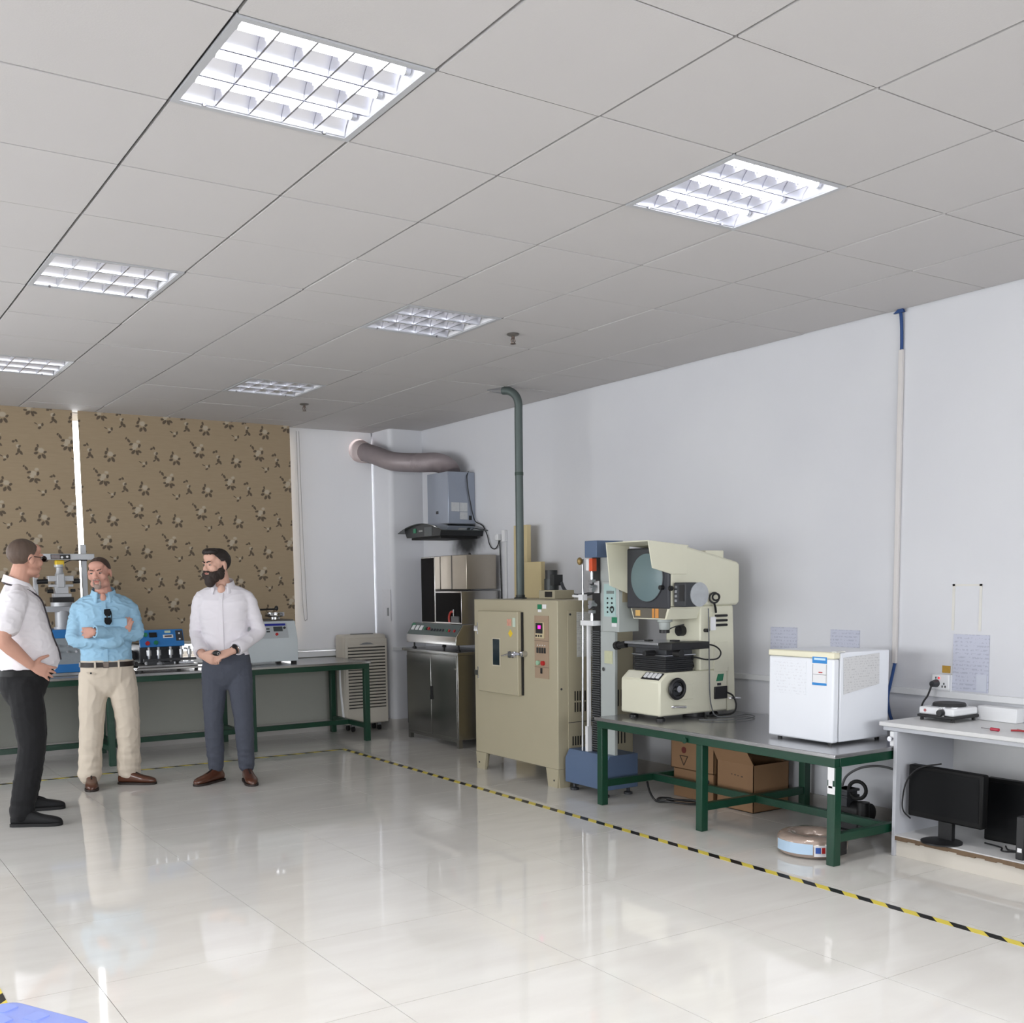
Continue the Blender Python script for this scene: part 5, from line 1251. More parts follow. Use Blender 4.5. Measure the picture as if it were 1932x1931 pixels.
# ------------------------------------------------------------------ hazard tape on the floor
def tape_mat(name, axis, diag):
    m = bpy.data.materials.new(name); m.use_nodes = True
    N = m.node_tree.nodes; L = m.node_tree.links; b = N['Principled BSDF']; b.inputs['Roughness'].default_value = .35
    g = N.new('ShaderNodeNewGeometry'); sx = N.new('ShaderNodeSeparateXYZ'); L.new(g.outputs['Position'], sx.inputs[0])
    a = N.new('ShaderNodeMath'); a.operation = 'MULTIPLY_ADD'; a.inputs[1].default_value = diag
    u, v = (sx.outputs['X'], sx.outputs['Y']) if axis == 'y' else (sx.outputs['Y'], sx.outputs['X'])
    L.new(u, a.inputs[0]); L.new(v, a.inputs[2])
    d = N.new('ShaderNodeMath'); d.operation = 'DIVIDE'; d.inputs[1].default_value = .16; L.new(a.outputs[0], d.inputs[0])
    f = N.new('ShaderNodeMath'); f.operation = 'FRACT'; L.new(d.outputs[0], f.inputs[0])
    gt = N.new('ShaderNodeMath'); gt.operation = 'GREATER_THAN'; gt.inputs[1].default_value = .5; L.new(f.outputs[0], gt.inputs[0])
    nz = N.new('ShaderNodeTexNoise'); nz.inputs['Scale'].default_value = 20; L.new(g.outputs['Position'], nz.inputs[0])
    ye = N.new('ShaderNodeMix'); ye.data_type = 'RGBA'; L.new(nz.outputs[0], ye.inputs[0]); ye.inputs[6].default_value = lin((214, 196, 74)); ye.inputs[7].default_value = lin((226, 206, 92))
    mx = N.new('ShaderNodeMix'); mx.data_type = 'RGBA'; L.new(gt.outputs[0], mx.inputs[0]); L.new(ye.outputs[2], mx.inputs[6]); mx.inputs[7].default_value = lin((26, 26, 28))
    L.new(mx.outputs[2], b.inputs['Base Color'])
    return m
mt_y = tape_mat('hazard_tape_y', 'y', -1.2); mt_x = tape_mat('hazard_tape_x', 'x', 1.2)
tag(obj('floor_tape', B(2.905, 2.95, -2.6, 5.80, .0003, .0013), mt_y, base=(2.93, 1.6, 0), smooth=False), 'yellow and black hazard tape running along the right equipment row', 'floor tape', 'hazard tape strips on the floor')
tag(obj('floor_tape', B(-1.0, 2.95, 5.802, 5.847, .0003, .0013), mt_x, base=(.97, 5.82, 0), smooth=False), 'yellow and black hazard tape crossing behind the men', 'floor tape', 'hazard tape strips on the floor')
tag(obj('floor_tape', B(-.56, -.515, -2.6, 1.50, .0003, .0013), mt_y, base=(-.54, -.5, 0), smooth=False), 'yellow and black hazard tape at the lower left corner', 'floor tape', 'hazard tape strips on the floor')

# ------------------------------------------------------------------ blue plastic stool
m_stool = M('periwinkle_plastic', (140, 156, 222), .3, var=.04)
t = thing('plastic_stool', 'periwinkle blue plastic stool at the lower left corner', 'stool', (-.73, -.27, 0))
cx_, cy_, hz_ = -.745, -.275, .46
def rrect(cx, cy, a, r, n=6):
    out = []
    for (sx, sy, a0) in ((1, 1, 0), (-1, 1, 90), (-1, -1, 180), (1, -1, 270)):
        for k in range(n+1):
            an = R_(a0+90*k/n); out.append((cx+sx*(a-r)+r*math.cos(an), cy+sy*(a-r)+r*math.sin(an)))
    return out
rs = [[Vector((x, y, z)) for x, y in rrect(cx_, cy_, a, .045)] for a, z in ((.165, hz_-.06), (.162, hz_-.012), (.152, hz_), (.148, hz_+.001))]
seat = obj('seat', MB().rings(rs).rotz(R_(28), (cx_, cy_, 0)), m_stool, t)
for i in range(-2, 3):
    for j in range(-2, 3):
        if (i+j) % 2 == 0:
            obj('raised_tile', MB().prism(rrect(cx_+.055*i, cy_+.055*j, .022, .006, 2), 'z', hz_+.0005, hz_+.004).rotz(R_(28), (cx_, cy_, 0)), m_stool, seat)
for (sx, sy) in ((1, 1), (1, -1), (-1, 1), (-1, -1)):
    mb = MB()
    P0 = Vector((cx_+sx*.13, cy_+sy*.13, hz_-.05)); P1 = Vector((cx_+sx*.165, cy_+sy*.165, .0005))
    rs = [[P+Vector((x, y, 0)) for x, y in rrect(0, 0, a, .008, 3)] for P, a in ((P0, .028), (P0*.5+P1*.5, .022), (P1, .018))]
    obj('leg', mb.rings(rs).rotz(R_(28), (cx_, cy_, 0)), m_stool, t)
obj('cross_rail', MB().box(cx_-.14, cx_+.14, cy_-.145, cy_-.135, .2, .225).box(cx_-.14, cx_+.14, cy_+.135, cy_+.145, .2, .225).box(cx_-.145, cx_-.135, cy_-.14, cy_+.14, .2, .225).box(cx_+.135, cx_+.145, cy_-.14, cy_+.14, .2, .225).rotz(R_(28), (cx_, cy_, 0)), m_stool, t)
# ------------------------------------------------------------------ people
def remesh(mb, voxel, smooth=6, fac=.5):
    me = bpy.data.meshes.new('tmp'); me.from_pydata([tuple(p) for p in mb.v], [], mb.f)
    bm = bmesh.new(); bm.from_mesh(me); bmesh.ops.recalc_face_normals(bm, faces=bm.faces); bm.to_mesh(me); bm.free()
    ob = bpy.data.objects.new('tmp', me); COL.objects.link(ob)
    a = ob.modifiers.new('r', 'REMESH'); a.mode = 'VOXEL'; a.voxel_size = voxel
    if smooth:
        s = ob.modifiers.new('s', 'SMOOTH'); s.factor = fac; s.iterations = smooth
    dg = bpy.context.evaluated_depsgraph_get()
    out = bpy.data.meshes.new_from_object(ob.evaluated_get(dg))
    bpy.data.objects.remove(ob); bpy.data.meshes.remove(me)
    return out
def emit_mesh(name, me, mat, parent, xf, disp=None, keep=None):
    """local-space mesh -> displaced, cut, moved to world, parented"""
    n = len(me.vertices)
    co = np.empty(n*3); me.vertices.foreach_get('co', co); co = co.reshape(-1, 3)
    if disp is not None:
        no = np.empty(n*3); me.vertices.foreach_get('normal', no); no = no.reshape(-1, 3)
        d = np.array([disp(Vector(c), Vector(k)) for c, k in zip(co, no)])
        co = co+no*d[:, None]
        me.vertices.foreach_set('co', co.ravel())
    if keep is not None:
        bm = bmesh.new(); bm.from_mesh(me)
        bmesh.ops.delete(bm, geom=[v for v in bm.verts if not keep(v.co)], context='VERTS')
        bm.to_mesh(me); bm.free()
    me.transform(Matrix.Translation(-ORG[parent.name]) @ xf)
    for p in me.polygons: p.use_smooth = True
    me.materials.clear(); me.materials.append(mat); me.name = name
    ob = bpy.data.objects.new(name, me); COL.objects.link(ob); ob.parent = parent
    ORG[ob.name] = ORG[parent.name]
    return ob
def ering(c, u, v, n=16, p=2.0):
    out = []
    for i in range(n):
        a = 2*math.pi*i/n; ca, sa = math.cos(a), math.sin(a)
        out.append(Vector(c)+u*math.copysign(abs(ca)**(2/p), ca)+v*math.copysign(abs(sa)**(2/p), sa))
    return out
def limb(mb, pts, rad, n=14):
    """tapered round limb with rounded ends; pts joints, rad radii (finely interpolated)"""
    P = [Vector(p) for p in pts]; q = []; rr = []
    for i in range(len(P)-1):
        for k in range(5):
            t = k/5; q.append(P[i].lerp(P[i+1], t)); rr.append(rad[i]*(1-t)+rad[i+1]*t)
    q.append(P[-1]); rr.append(rad[-1])
    # soften the joints
    for _ in range(2):
        q = [q[0]]+[(q[i-1]+q[i]*2+q[i+1])/4 for i in range(1, len(q)-1)]+[q[-1]]
    d0 = (q[0]-q[1]).normalized(); d1 = (q[-1]-q[-2]).normalized()
    q = [q[0]+d0*rr[0]*.7, q[0]+d0*rr[0]*.4]+q+[q[-1]+d1*rr[-1]*.4, q[-1]+d1*rr[-1]*.7]
    rr = [rr[0]*.35, rr[0]*.8]+rr+[rr[-1]*.8, rr[-1]*.35]
    a = None; rs = []
    for i, p in enumerate(q):
        d = (q[min(i+1, len(q)-1)]-q[max(i-1, 0)]).normalized()
        if a is None: a = d.orthogonal().normalized()
        else: a = (a-d*a.dot(d)).normalized()
        rs.append(ering(p, a*rr[i], d.cross(a)*rr[i], n))
    mb.rings(rs)
def stack(mb, rows, n=28, p=2.4):
    """torso-like stack: rows of (z, rx, ry, cx, cy)"""
    rs = [ering((r[3], r[4], r[0]), Vector((r[1], 0, 0)), Vector((0, r[2], 0)), n, p) for r in rows]
    mb.rings(rs)
def hand(mb, w, d, nrm, th, curl=(25, 30, 25), size=1.0, spread=4, thumb=(.55, .75, -.25)):
    """w wrist, d finger direction, nrm back of hand, th thumb side"""
    w = Vector(w); d = Vector(d).normalized(); nrm = Vector(nrm); nrm = (nrm-d*nrm.dot(d)).normalized(); th = Vector(th)
    th = (th-d*th.dot(d)-nrm*th.dot(nrm)).normalized(); s = size
    rs = []
    for t, hw, ht in ((-.015, .026, .019), (.015, .029, .019), (.045, .038, .017), (.075, .042, .0155), (.095, .040, .012), (.10, .034, .007)):
        rs.append(ering(w+d*t*s, th*hw*s, nrm*ht*s, 14, 2.6))
    mb.rings(rs)
    tips = []
    for k, (off, ln, r) in enumerate(((.030, .070, .0092), (.010, .078, .0095), (-.010, .073, .0092), (-.029, .058, .0082))):
        base = w+d*.088*s+th*off*s
        dirv = d.copy(); q = Matrix.Rotation(R_(spread*(1.5-k)), 3, nrm)
        dirv = q @ dirv if (q @ dirv).dot(th)*(1.5-k) >= 0 else q.inverted() @ dirv
        p = base; pts = [base-dirv*.012*s, base]
        for j, f in enumerate((.45, .30, .25)):
            ax = dirv.cross(nrm); ax = th if ax.length < 1e-4 else ax
            rot = Matrix.Rotation(R_(curl[j]), 3, th)
            nd = rot @ dirv
            if nd.dot(nrm) > dirv.dot(nrm): nd = rot.inverted() @ dirv
            dirv = nd; p = p+dirv*ln*f*s; pts.append(p)
        limb(mb, pts, [r*1.05*s, r*1.05*s, r*s, r*.92*s, r*.8*s], 10)
        tips.append(p)
    a, b, c = thumb
    td = (d*a+th*b+nrm*c).normalized()
    p0 = w+d*.022*s+th*.022*s
    p1 = p0+td*.04*s; td2 = (td*.8+d*.5+nrm*c*.5).normalized(); p2 = p1+td2*.032*s; p3 = p2+td2*.026*s
    limb(mb, [p0, p1, p2, p3], [.015*s, .0125*s, .0108*s, .009*s], 10)
    return tips
def wrinkle(amp, f=(9, 9, 16), seed=0.0, amp2=.0):
    def g(c, k):
        p = Vector((c.x*f[0]+seed, c.y*f[1]+seed*.7, c.z*f[2]))
        a = noise.noise(p)
        b = 1-abs(noise.noise(p*1.7+Vector((3, 1, 5))))*2
        return amp*(a*.7+max(0, b)**2*.8-.3)+amp2*noise.noise(c*60)
    return g
m_skins = {}
def skin(name, col):
    return M(name, col, .6, var=.08, vs=18, bump=.03, bs=150, spec=.25)
m_eyew = M('eye_white', (150, 138, 130), .4)
m_iris = M('iris', (40, 34, 30), .2)
m_lip = M('lips', (168, 104, 96), .5)

class Person:
    def __init__(s, label, pos, fwd, H):
        s.t = thing('person', label, 'person', (pos[0], pos[1], 0))
        f = Vector((fwd[0], fwd[1], 0)).normalized(); l = Vector((-f.y, f.x, 0))
        s.H = H; s.k = H/1.72
        # local x = left, local -y = forward
        s.xf = Matrix(((l.x, -f.x, 0, pos[0]), (l.y, -f.y, 0, pos[1]), (0, 0, 1, 0), (0, 0, 0, 1)))
        s.inv = s.xf.inverted()
        s.sk = MB()
    def loc(s, w): return s.inv @ Vector(w)
    def put(s, name, mb, mat, bevel=0, parent=None, ang=50):
        mb.xf(s.xf); return obj(name, mb, mat, parent or s.t, bevel=bevel, ang=ang)
    def head(s, c, yaw, pitch=0, roll=0):
        """c: head centre in local space; yaw: + turns to the person's left"""
        s.hm = Matrix.Translation(Vector(c)) @ Matrix.Rotation(R_(yaw), 4, 'Z') @ Matrix.Rotation(R_(pitch), 4, 'X') @ Matrix.Rotation(R_(roll), 4, 'Y') @ Matrix.Scale(s.k, 4)
        h = MB()
        h.sph((0, .014, .034), (.074, .096, .082)); h.sph((0, -.028, -.012), (.063, .068, .085)); h.sph((0, -.03, -.068), (.052, .056, .045))
        h.sph((0, -.074, -.097), (.023, .020, .017)); h.sph((0, -.06, .06), (.058, .035, .035))
        limb(h, [(0, -.086, .018), (0, -.106, -.016), (0, -.107, -.025)], [.007, .0115, .012], 10)
        for e in (-1, 1):
            h.sph((e*.011, -.100, -.028), (.009, .010, .007)); h.sph((e*.030, -.086, .026), (.027, .012, .0085)); h.sph((e*.042, -.064, -.022), (.024, .024, .025))
            h.sph((e*.077, .012, -.004), (.011, .020, .032), rot=Matrix.Rotation(R_(e*18), 3, 'Z'))
            h.sph((e*.045, -.02, -.075), (.022, .045, .025))
        h.sph((0, -.093, -.053), (.024, .010, .010)); h.sph((0, -.086, -.068), (.022, .012, .010))
        h.xf(s.hm)
        s.sk.add(h.v, h.f)
        for e in (-1, 1):
            ew = s.put('eye', MB().sph((e*.031, -.0855, .006), (.012, .0075, .005)).xf(s.hm), m_eyew)
            s.put('iris', MB().sph((e*.031-.002, -.0915, .006), (.0055, .0030, .0052)).xf(s.hm), m_iris, parent=ew)
        s.put('lips', MB().sph((0, -.101, -.0515), (.020, .0042, .0034)).sph((0, -.0995, -.0575), (.017, .0045, .0036)).xf(s.hm), m_lip)
    def brows(s, mat, r=.0045):
        for e in (-1, 1):
            s.put('eyebrow', MB().tube([(e*.012, -.0985, .024), (e*.03, -.097, .030), (e*.048, -.086, .026)], r, n=6).xf(s.hm), mat)
    def neck(s, base):
        a = s.hm @ Vector((0, .025, -.05)); limb(s.sk, [a, (a+Vector(base))/2, base], [.054*s.k, .058*s.k, .070*s.k])
    def hair(s, mat, line, ex=(), amp=.003, r=(.0785, .101, .088), seed=0):
        h = MB(); h.sph((0, .016, .036), r, n=24, m=16)
        for c, q in ex: h.sph(c, q, n=16, m=10)
        me = remesh(h, .0045, 2)
        def keep(c):
            y = c.y
            for i in range(len(line)-1):
                if line[i][0] <= y <= line[i+1][0]:
                    t = (y-line[i][0])/(line[i+1][0]-line[i][0]); zz = line[i][1]*(1-t)+line[i+1][1]*t
                    return c.z > zz+.006*noise.noise(Vector((c.x*60, y*60, seed)))
            return c.z > line[0][1] if y < line[0][0] else c.z > line[-1][1]
        return emit_mesh('hair', me, mat, s.t, s.xf @ s.hm, disp=lambda c, k: amp*noise.noise(Vector((c.x*70+seed, c.y*22, c.z*22))), keep=keep)
    def beard(s, mat, parts, amp=.003, cut=None, name='beard', vox=.005):
        h = MB()
        for q in parts: h.sph(q[0], q[1], n=16, m=10)
        return emit_mesh(name, remesh(h, vox, 2), mat, s.t, s.xf @ s.hm, disp=lambda c, k: amp*noise.noise(c*110), keep=cut)
    def finish_skin(s, mat, vox=.0052):
        return emit_mesh('body', remesh(s.sk, vox, 3, .4), mat, s.t, s.xf)
    def shoe(s, ank_w, toe_w, mat, sole, style=0):
        A = s.loc(ank_w); T = s.loc(toe_w); A.z = T.z = 0
        d = (T-A).normalized(); l = Vector((-d.y, d.x, 0)); L = (T-A).length
        heel = A-d*.0
        mb = MB(); rs = []
        rows = ((.0, .026, .055), (.02, .034, .078), (.06, .037, .088), (.10, .037, .084), (.14, .038, .070), (.18, .043, .056), (.22, .045, .048), (.255, .038, .040), (.278, .024, .030), (.288, .010, .020))
        for t, hw, h in rows:
            t = t*L/.288
            z0 = .012
            rs.append(ering(heel+d*t+Vector((0, 0, z0+h/2)), l*hw, Vector((0, 0, h/2)), 16, 2.7))
        mb.rings(rs)
        sh = s.put('shoe', mb, mat)
        mb = MB(); rs = []
        for t, hw, h in rows:
            t = (t-.003)*L/.284; hw = hw+.004
            rs.append([heel+d*t+l*hw*a+Vector((0, 0, z)) for a, z in ((-1, .0005), (1, .0005), (1, .02 if style else .016), (-1, .02 if style else .016))])
        mb.rings(rs)
        s.put('sole', mb, sole, parent=sh)
        s.put('laces' if not style else 'tongue', MB().tube([heel+d*.10*L/.288+Vector((0, 0, .097)), heel+d*.13*L/.288+Vector((0, 0, .088)), heel+d*.165*L/.288+Vector((0, 0, .072))], .006, n=6), sole, parent=sh)
        return sh
    def collar(s, c, r, mat, tilt=.0, gap=28, drop=.045, pt=.035):
        """fold-over collar around neck centre c; open at the front"""
        c = Vector(c); vs = []; n = 26
        for i in range(n+1):
            t = i/n; a = R_(-90+gap+(360-2*gap)*t)
            e = Vector((math.cos(a), math.sin(a), 0))
            front = max(0, 1-min(t, 1-t)*4)
            top = c+e*r+Vector((0, 0, .030+tilt*e.y*r*1.6))
            bot = c+e*(r+.014+.014*front)+Vector((0, -.010*front, .030-drop-pt*front+tilt*e.y*r*1.6))
            stand = c+e*(r-.002)+Vector((0, 0, -.015+tilt*e.y*r*1.6))
            vs += [stand, top, bot]
        fs = []
        for i in range(n):
            o = i*3; fs += [(o, o+3, o+4, o+1), (o+1, o+4, o+5, o+2)]
        ob = s.put('collar', MB().add(vs, fs), mat)
        md = ob.modifiers.new('thick', 'SOLIDIFY'); md.thickness = .004; md.offset = 0
        return ob
def interp(rows, z):
    for i in range(len(rows)-1):
        a, b = rows[i], rows[i+1]
        if a[0] <= z <= b[0]:
            t = (z-a[0])/(b[0]-a[0]); return [a[j]*(1-t)+b[j]*t for j in range(5)]
    return list(rows[-1] if z > rows[-1][0] else rows[0])
def belt(P, rows, z, h, mat, grow=.006, buckle=None):
    rs = []
    for zz, g in ((z-h/2, grow-.004), (z-h/2, grow), (z+h/2, grow), (z+h/2, grow-.004)):
        r = interp(rows, zz); rs.append(ering((r[3], r[4], zz), Vector((r[1]+g, 0, 0)), Vector((0, r[2]+g, 0)), 40, 2.4))
    b = P.put('belt', MB().rings(rs, cap=False), mat)
    if buckle:
        r = interp(rows, z)
        P.put('buckle', MB().box(r[3]-.02, r[3]+.02, r[4]-r[2]-grow-.006, r[4]-r[2]-grow+.001, z-h*.6, z+h*.6), buckle, parent=b, bevel=.003)
    return b
def scale_rows(rows, k): return [(r[0]*k, r[1], r[2], r[3], r[4]) for r in rows]

# --- man with dark beard, white shirt, grey trousers -------------------------------------------------
P = Person('bearded man in white dress shirt and grey trousers holding a small black object', (1.575, 4.88), (-.52, -.855), 1.71)
m_sk = skin('fair_skin', (208, 166, 148)); m_hair = M('dark_brown_hair', (38, 30, 27), .55, var=.3, vs=40, stretch=(1, .3, .3)); m_beard = M('dark_beard', (44, 33, 28), .7, var=.25, vs=60)
m_sh = M('white_shirt_cotton', (226, 222, 228), .8, var=.02, bump=.06, bs=300)
HC = Vector((-.035, -.03, 1.595))
P.head(HC, -38, 2, 0); P.neck((-.01, .015, 1.43))
P.brows(m_hair, .0052)
P.hair(m_hair, ((-.10, .082), (-.07, .078), (-.045, .062), (-.03, .038), (-.012, .028), (.012, .03), (.03, -.01), (.05, -.045), (.075, -.058), (.13, -.06)), ex=(((.0, -.055, .098), (.066, .052, .026)), ((-.02, -.02, .105), (.06, .07, .022))), amp=.004)
P.beard(m_beard, [((0, -.05, -.085), (.056, .056, .045)), ((0, -.072, -.115), (.040, .038, .042)), ((.058, -.016, -.06), (.016, .034, .045)), ((-.058, -.016, -.06), (.016, .034, .045)), ((.068, .002, -.025), (.010, .014, .03)), ((-.068, .002, -.025), (.010, .014, .03)), ((.018, -.101, -.042), (.018, .010, .008)), ((-.018, -.101, -.042), (.018, .010, .008)), ((.05, -.055, -.072), (.020, .040, .036)), ((-.05, -.055, -.072), (.020, .040, .036)), ((.064, -.02, -.05), (.013, .03, .035)), ((-.064, -.02, -.05), (.013, .03, .035)), ((.04, -.085, -.065), (.018, .02, .022)), ((-.04, -.085, -.065), (.018, .02, .022))], cut=lambda c: not (abs(c.x) < .017 and -.0605 < c.z < -.050 and c.y < -.08))
torso = [(.86, .168, .115, 0, .01), (.93, .165, .115, 0, .005), (1.00, .158, .112, 0, .0), (1.08, .158, .112, 0, -.002), (1.18, .172, .118, 0, 0), (1.28, .188, .122, 0, .004), (1.35, .19, .115, 0, .008), (1.40, .165, .09, 0, .012), (1.435, .105, .072, 0, .015), (1.455, .07, .062, 0, .015)]
shL, shR = Vector((.172, .012, 1.355)), Vector((-.172, .012, 1.355))
elL, elR = Vector((.245, .04, 1.10)), Vector((-.222, .045, 1.10))
wrL, wrR = Vector((.095, -.205, .985)), Vector((-.125, -.19, .955))
sh = MB(); stack(sh, torso)
for q_ in (shL, shR): limb(sh, [(q_.x*.12, .016, torso[-1][0]-.035), (q_.x*.55, .014, (torso[-1][0]-.05+q_.z)/2+.022), (q_.x, q_.y, q_.z+.006)], [.05, .048, .05])
limb(sh, [shL+Vector((-.05, 0, -.01)), shL, shL.lerp(elL, .5), elL, elL.lerp(wrL, .55), elL.lerp(wrL, .80)], [.055, .058, .056, .053, .050, .048])
limb(sh, [shR+Vector((.05, 0, -.01)), shR, shR.lerp(elR, .5), elR, elR.lerp(wrR, .55), elR.lerp(wrR, .80)], [.055, .058, .056, .052, .049, .046])
shirt = emit_mesh('shirt', remesh(sh, .0065, 22), m_sh, P.t, P.xf, disp=wrinkle(.0050, (6, 6, 12), 1.3))
for a, b in ((elL, wrL), (elR, wrR)):
    d = (b-a).normalized(); p0 = a.lerp(b, .70); mb = MB()
    u = d.orthogonal().normalized(); v = d.cross(u)
    rs = [ering(p0+d*t, u*r, v*r, 22) for t, r in ((-.005, .046), (0, .055), (.035, .056), (.055, .052), (.055, .040), (.02, .038))]
    P.put('cuff', mb.rings(rs, cap=False), m_sh, parent=shirt)
P.collar((-.005, .008, 1.452), .076, m_sh, tilt=.2, gap=30, drop=.05, pt=.024)
P.sk.sph((-.002, -.060, 1.415), (.03, .022, .045))
pl = MB(); vs = []; zs = [.93+.026*i for i in range(19)]
for z in zs:
    r = interp(torso, z); y = r[4]-r[2]-.004
    vs += [(-.016, y+.004, z), (-.015, y-.003, z), (.015, y-.003, z), (.016, y+.004, z)]
pk = P.put('placket', MB().add(vs, [(i*4+j, i*4+j+1, i*4+j+5, i*4+j+4) for i in range(len(zs)-1) for j in range(3)]), m_sh, parent=shirt)
for z in (1.0, 1.09, 1.18, 1.27, 1.36):
    r = interp(torso, z); y = r[4]-r[2]-.007
    P.put('button', MB().cyl((0, y+.001, z), (0, y-.0025, z), .0055, n=8), m_white, parent=pk)
m_tr = M('grey_wool', (70, 74, 86), .85, var=.08, vs=90, bump=.08, bs=260)
hL, hR = Vector((.088, .01, .86)), Vector((-.088, .01, .86))
ahL, ahR = P.loc((1.700, 4.87, 0)), P.loc((1.505, 4.985, 0))
kL = Vector((.115, -.015, .47)); kR = Vector((-.105, -.01, .47))
pel = [(.69, .05, .05, 0, .015), (.73, .10, .085, 0, .013), (.78, .15, .108, 0, .012), (.84, .172, .122, 0, .012), (.90, .172, .122, 0, .01), (.935, .166, .119, 0, .006), (.96, .162, .116, 0, .003)]
tr = MB(); stack(tr, pel)
for h, k, a in ((hL, kL, ahL), (hR, kR, ahR)):
    a = Vector((a.x, a.y, .085))
    limb(tr, [h, h.lerp(k, .5), k, k.lerp(a, .55), k.lerp(a, .94)], [.095, .087, .070, .066, .058])
emit_mesh('trousers', remesh(tr, .007, 6), m_tr, P.t, P.xf, disp=lambda c, k: wrinkle(.004, (8, 8, 9), 4.2)(c, k)+(.006*noise.noise(Vector((c.x*9, c.y*9, c.z*30))) if c.z < .26 else 0))
m_bsh = M('brown_leather', (84, 48, 32), .28, var=.2, vs=14, coat=.3); m_dsole = M('dark_sole', (38, 28, 24), .6)
P.shoe((1.705, 4.90, 0), (1.648, 4.60, 0), m_bsh, m_dsole); P.shoe((1.555, 5.005, 0), (1.302, 4.856, 0), m_bsh, m_dsole)
belt(P, pel, .925, .035, m_tr, grow=.003)
# forearms, hands
limb(P.sk, [elL.lerp(wrL, .5), wrL], [.036, .028]); limb(P.sk, [elR.lerp(wrR, .5), wrR], [.036, .028])
hand(P.sk, wrL, (-.155, -.055, -.055), (.05, -.5, .75), (-.1, .35, 1), curl=(20, 35, 25), thumb=(.75, .45, -.35))
hand(P.sk, wrR, (.12, -.05, -.045), (-.35, -.8, -.25), (.1, .25, 1), curl=(30, 40, 30), thumb=(.7, .5, -.3))
limb(P.sk, [(0, .01, .95), (0, .01, 1.15), (0, .01, 1.40)], [.09, .10, .06])
P.finish_skin(m_sk)
d = (wrL-elL).normalized(); c = wrL-d*.012; u = d.orthogonal().normalized(); v = d.cross(u)
w_ = P.put('wristwatch', MB().rings([ering(c+d*t, u*r, v*r, 20) for t, r in ((-.009, .030), (-.009, .0325), (.009, .0325), (.009, .030))], cap=False), m_black)
wn = Vector((.15, -.75, .65)).normalized(); wn = (wn-d*wn.dot(d)).normalized()
P.put('watch_case', MB().cyl(c+wn*.030, c+wn*.041, .018, n=18), m_black, parent=w_)
P.put('bracelet', MB().torus(c-d*.022, .033, .006, d, n=22, m=8), m_chrome)
t = thing('small_black_object', 'small black rounded object held in the bearded man\'s hands', 'object', P.xf @ Vector((-.02, -.235, .955)))
obj('case', MB().sph((-.012, -.238, .972), (.030, .016, .020), n=16, m=10).xf(P.xf), m_black, t)
obj('ring', MB().torus((.005, -.257, .970), .009, .0025, (0, 1, .3), n=16, m=6).xf(P.xf), m_chrome, t)

# --- man in light blue shirt, arms crossed -----------------------------------------------------------
P = Person('man in light blue shirt and khaki trousers standing with arms crossed', (.83, 5.30), (-.27, -.963), 1.665)
m_sk2 = skin('ruddy_skin', (196, 148, 132)); m_hair2 = M('grey_brown_hair', (66, 50, 44), .6, var=.3, vs=40, stretch=(1, .3, .3)); m_gb = M('grey_goatee', (150, 130, 120), .8, var=.2, vs=80)
m_bs = M('light_blue_oxford', (148, 188, 214), .8, var=.04, bump=.08, bs=300)
HC = Vector((-.02, -.035, 1.548))
P.head(HC, -14, 4, -3); P.neck((0, .015, 1.38)); P.brows(m_hair2, .004)
P.hair(m_hair2, ((-.10, .102), (-.06, .098), (-.045, .06), (-.025, .035), (.0, .022), (.02, .02), (.03, -.01), (.05, -.04), (.075, -.055), (.13, -.058)), amp=.002, r=(.0775, .0995, .0855), seed=5)
P.beard(m_gb, [((0, -.084, -.092), (.028, .020, .022)), ((.024, -.092, -.066), (.007, .008, .018)), ((-.024, -.092, -.066), (.007, .008, .018)), ((.014, -.1005, -.042), (.016, .006, .006)), ((-.014, -.1005, -.042), (.016, .006, .006))], amp=.0015, name='goatee', vox=.004)
k = .968
torso = [(.84, .176, .125, 0, .01), (.90, .178, .130, 0, .004), (.97, .176, .130, 0, -.002), (1.06, .178, .128, 0, -.004), (1.16, .188, .128, 0, 0), (1.25, .198, .128, 0, .004), (1.305, .198, .120, 0, .008), (1.35, .17, .095, 0, .012), (1.385, .11, .075, 0, .015), (1.405, .072, .064, 0, .015)]
shL, shR = Vector((.172, .012, 1.305)), Vector((-.172, .012, 1.305))
elL, elR = Vector((.222, -.055, 1.10)), Vector((-.222, -.05, 1.065))
wrL, wrR = Vector((-.065, -.215, 1.135)), Vector((.06, -.165, 1.055))
sh = MB(); stack(sh, torso)
for q_ in (shL, shR): limb(sh, [(q_.x*.12, .016, torso[-1][0]-.035), (q_.x*.55, .014, (torso[-1][0]-.05+q_.z)/2+.022), (q_.x, q_.y, q_.z+.006)], [.05, .048, .05])
limb(sh, [shL+Vector((-.05, 0, -.01)), shL, shL.lerp(elL, .5), elL, elL.lerp(wrL, .5), wrL+Vector((.03, 0, 0))], [.056, .060, .058, .055, .050, .043])
limb(sh, [shR+Vector((.05, 0, -.01)), shR, shR.lerp(elR, .5), elR, elR.lerp(wrR, .5), wrR, Vector((.105, -.145, 1.07))], [.056, .060, .058, .055, .050, .044, .040])
shirt = emit_mesh('shirt', remesh(sh, .0065, 16), m_bs, P.t, P.xf, disp=wrinkle(.0085, (10, 10, 18), 7.7))
P.collar((-.003, .008, 1.402), .078, m_bs, tilt=.2, gap=24, drop=.05, pt=.024)
P.sk.sph((-.002, -.062, 1.368), (.024, .02, .04))
vs = []; zs = [.88+.026*i for i in range(19)]
for z in zs:
    r = interp(torso, z); y = r[4]-r[2]-.003
    vs += [(-.016, y+.004, z), (-.015, y-.003, z), (.015, y-.003, z), (.016, y+.004, z)]
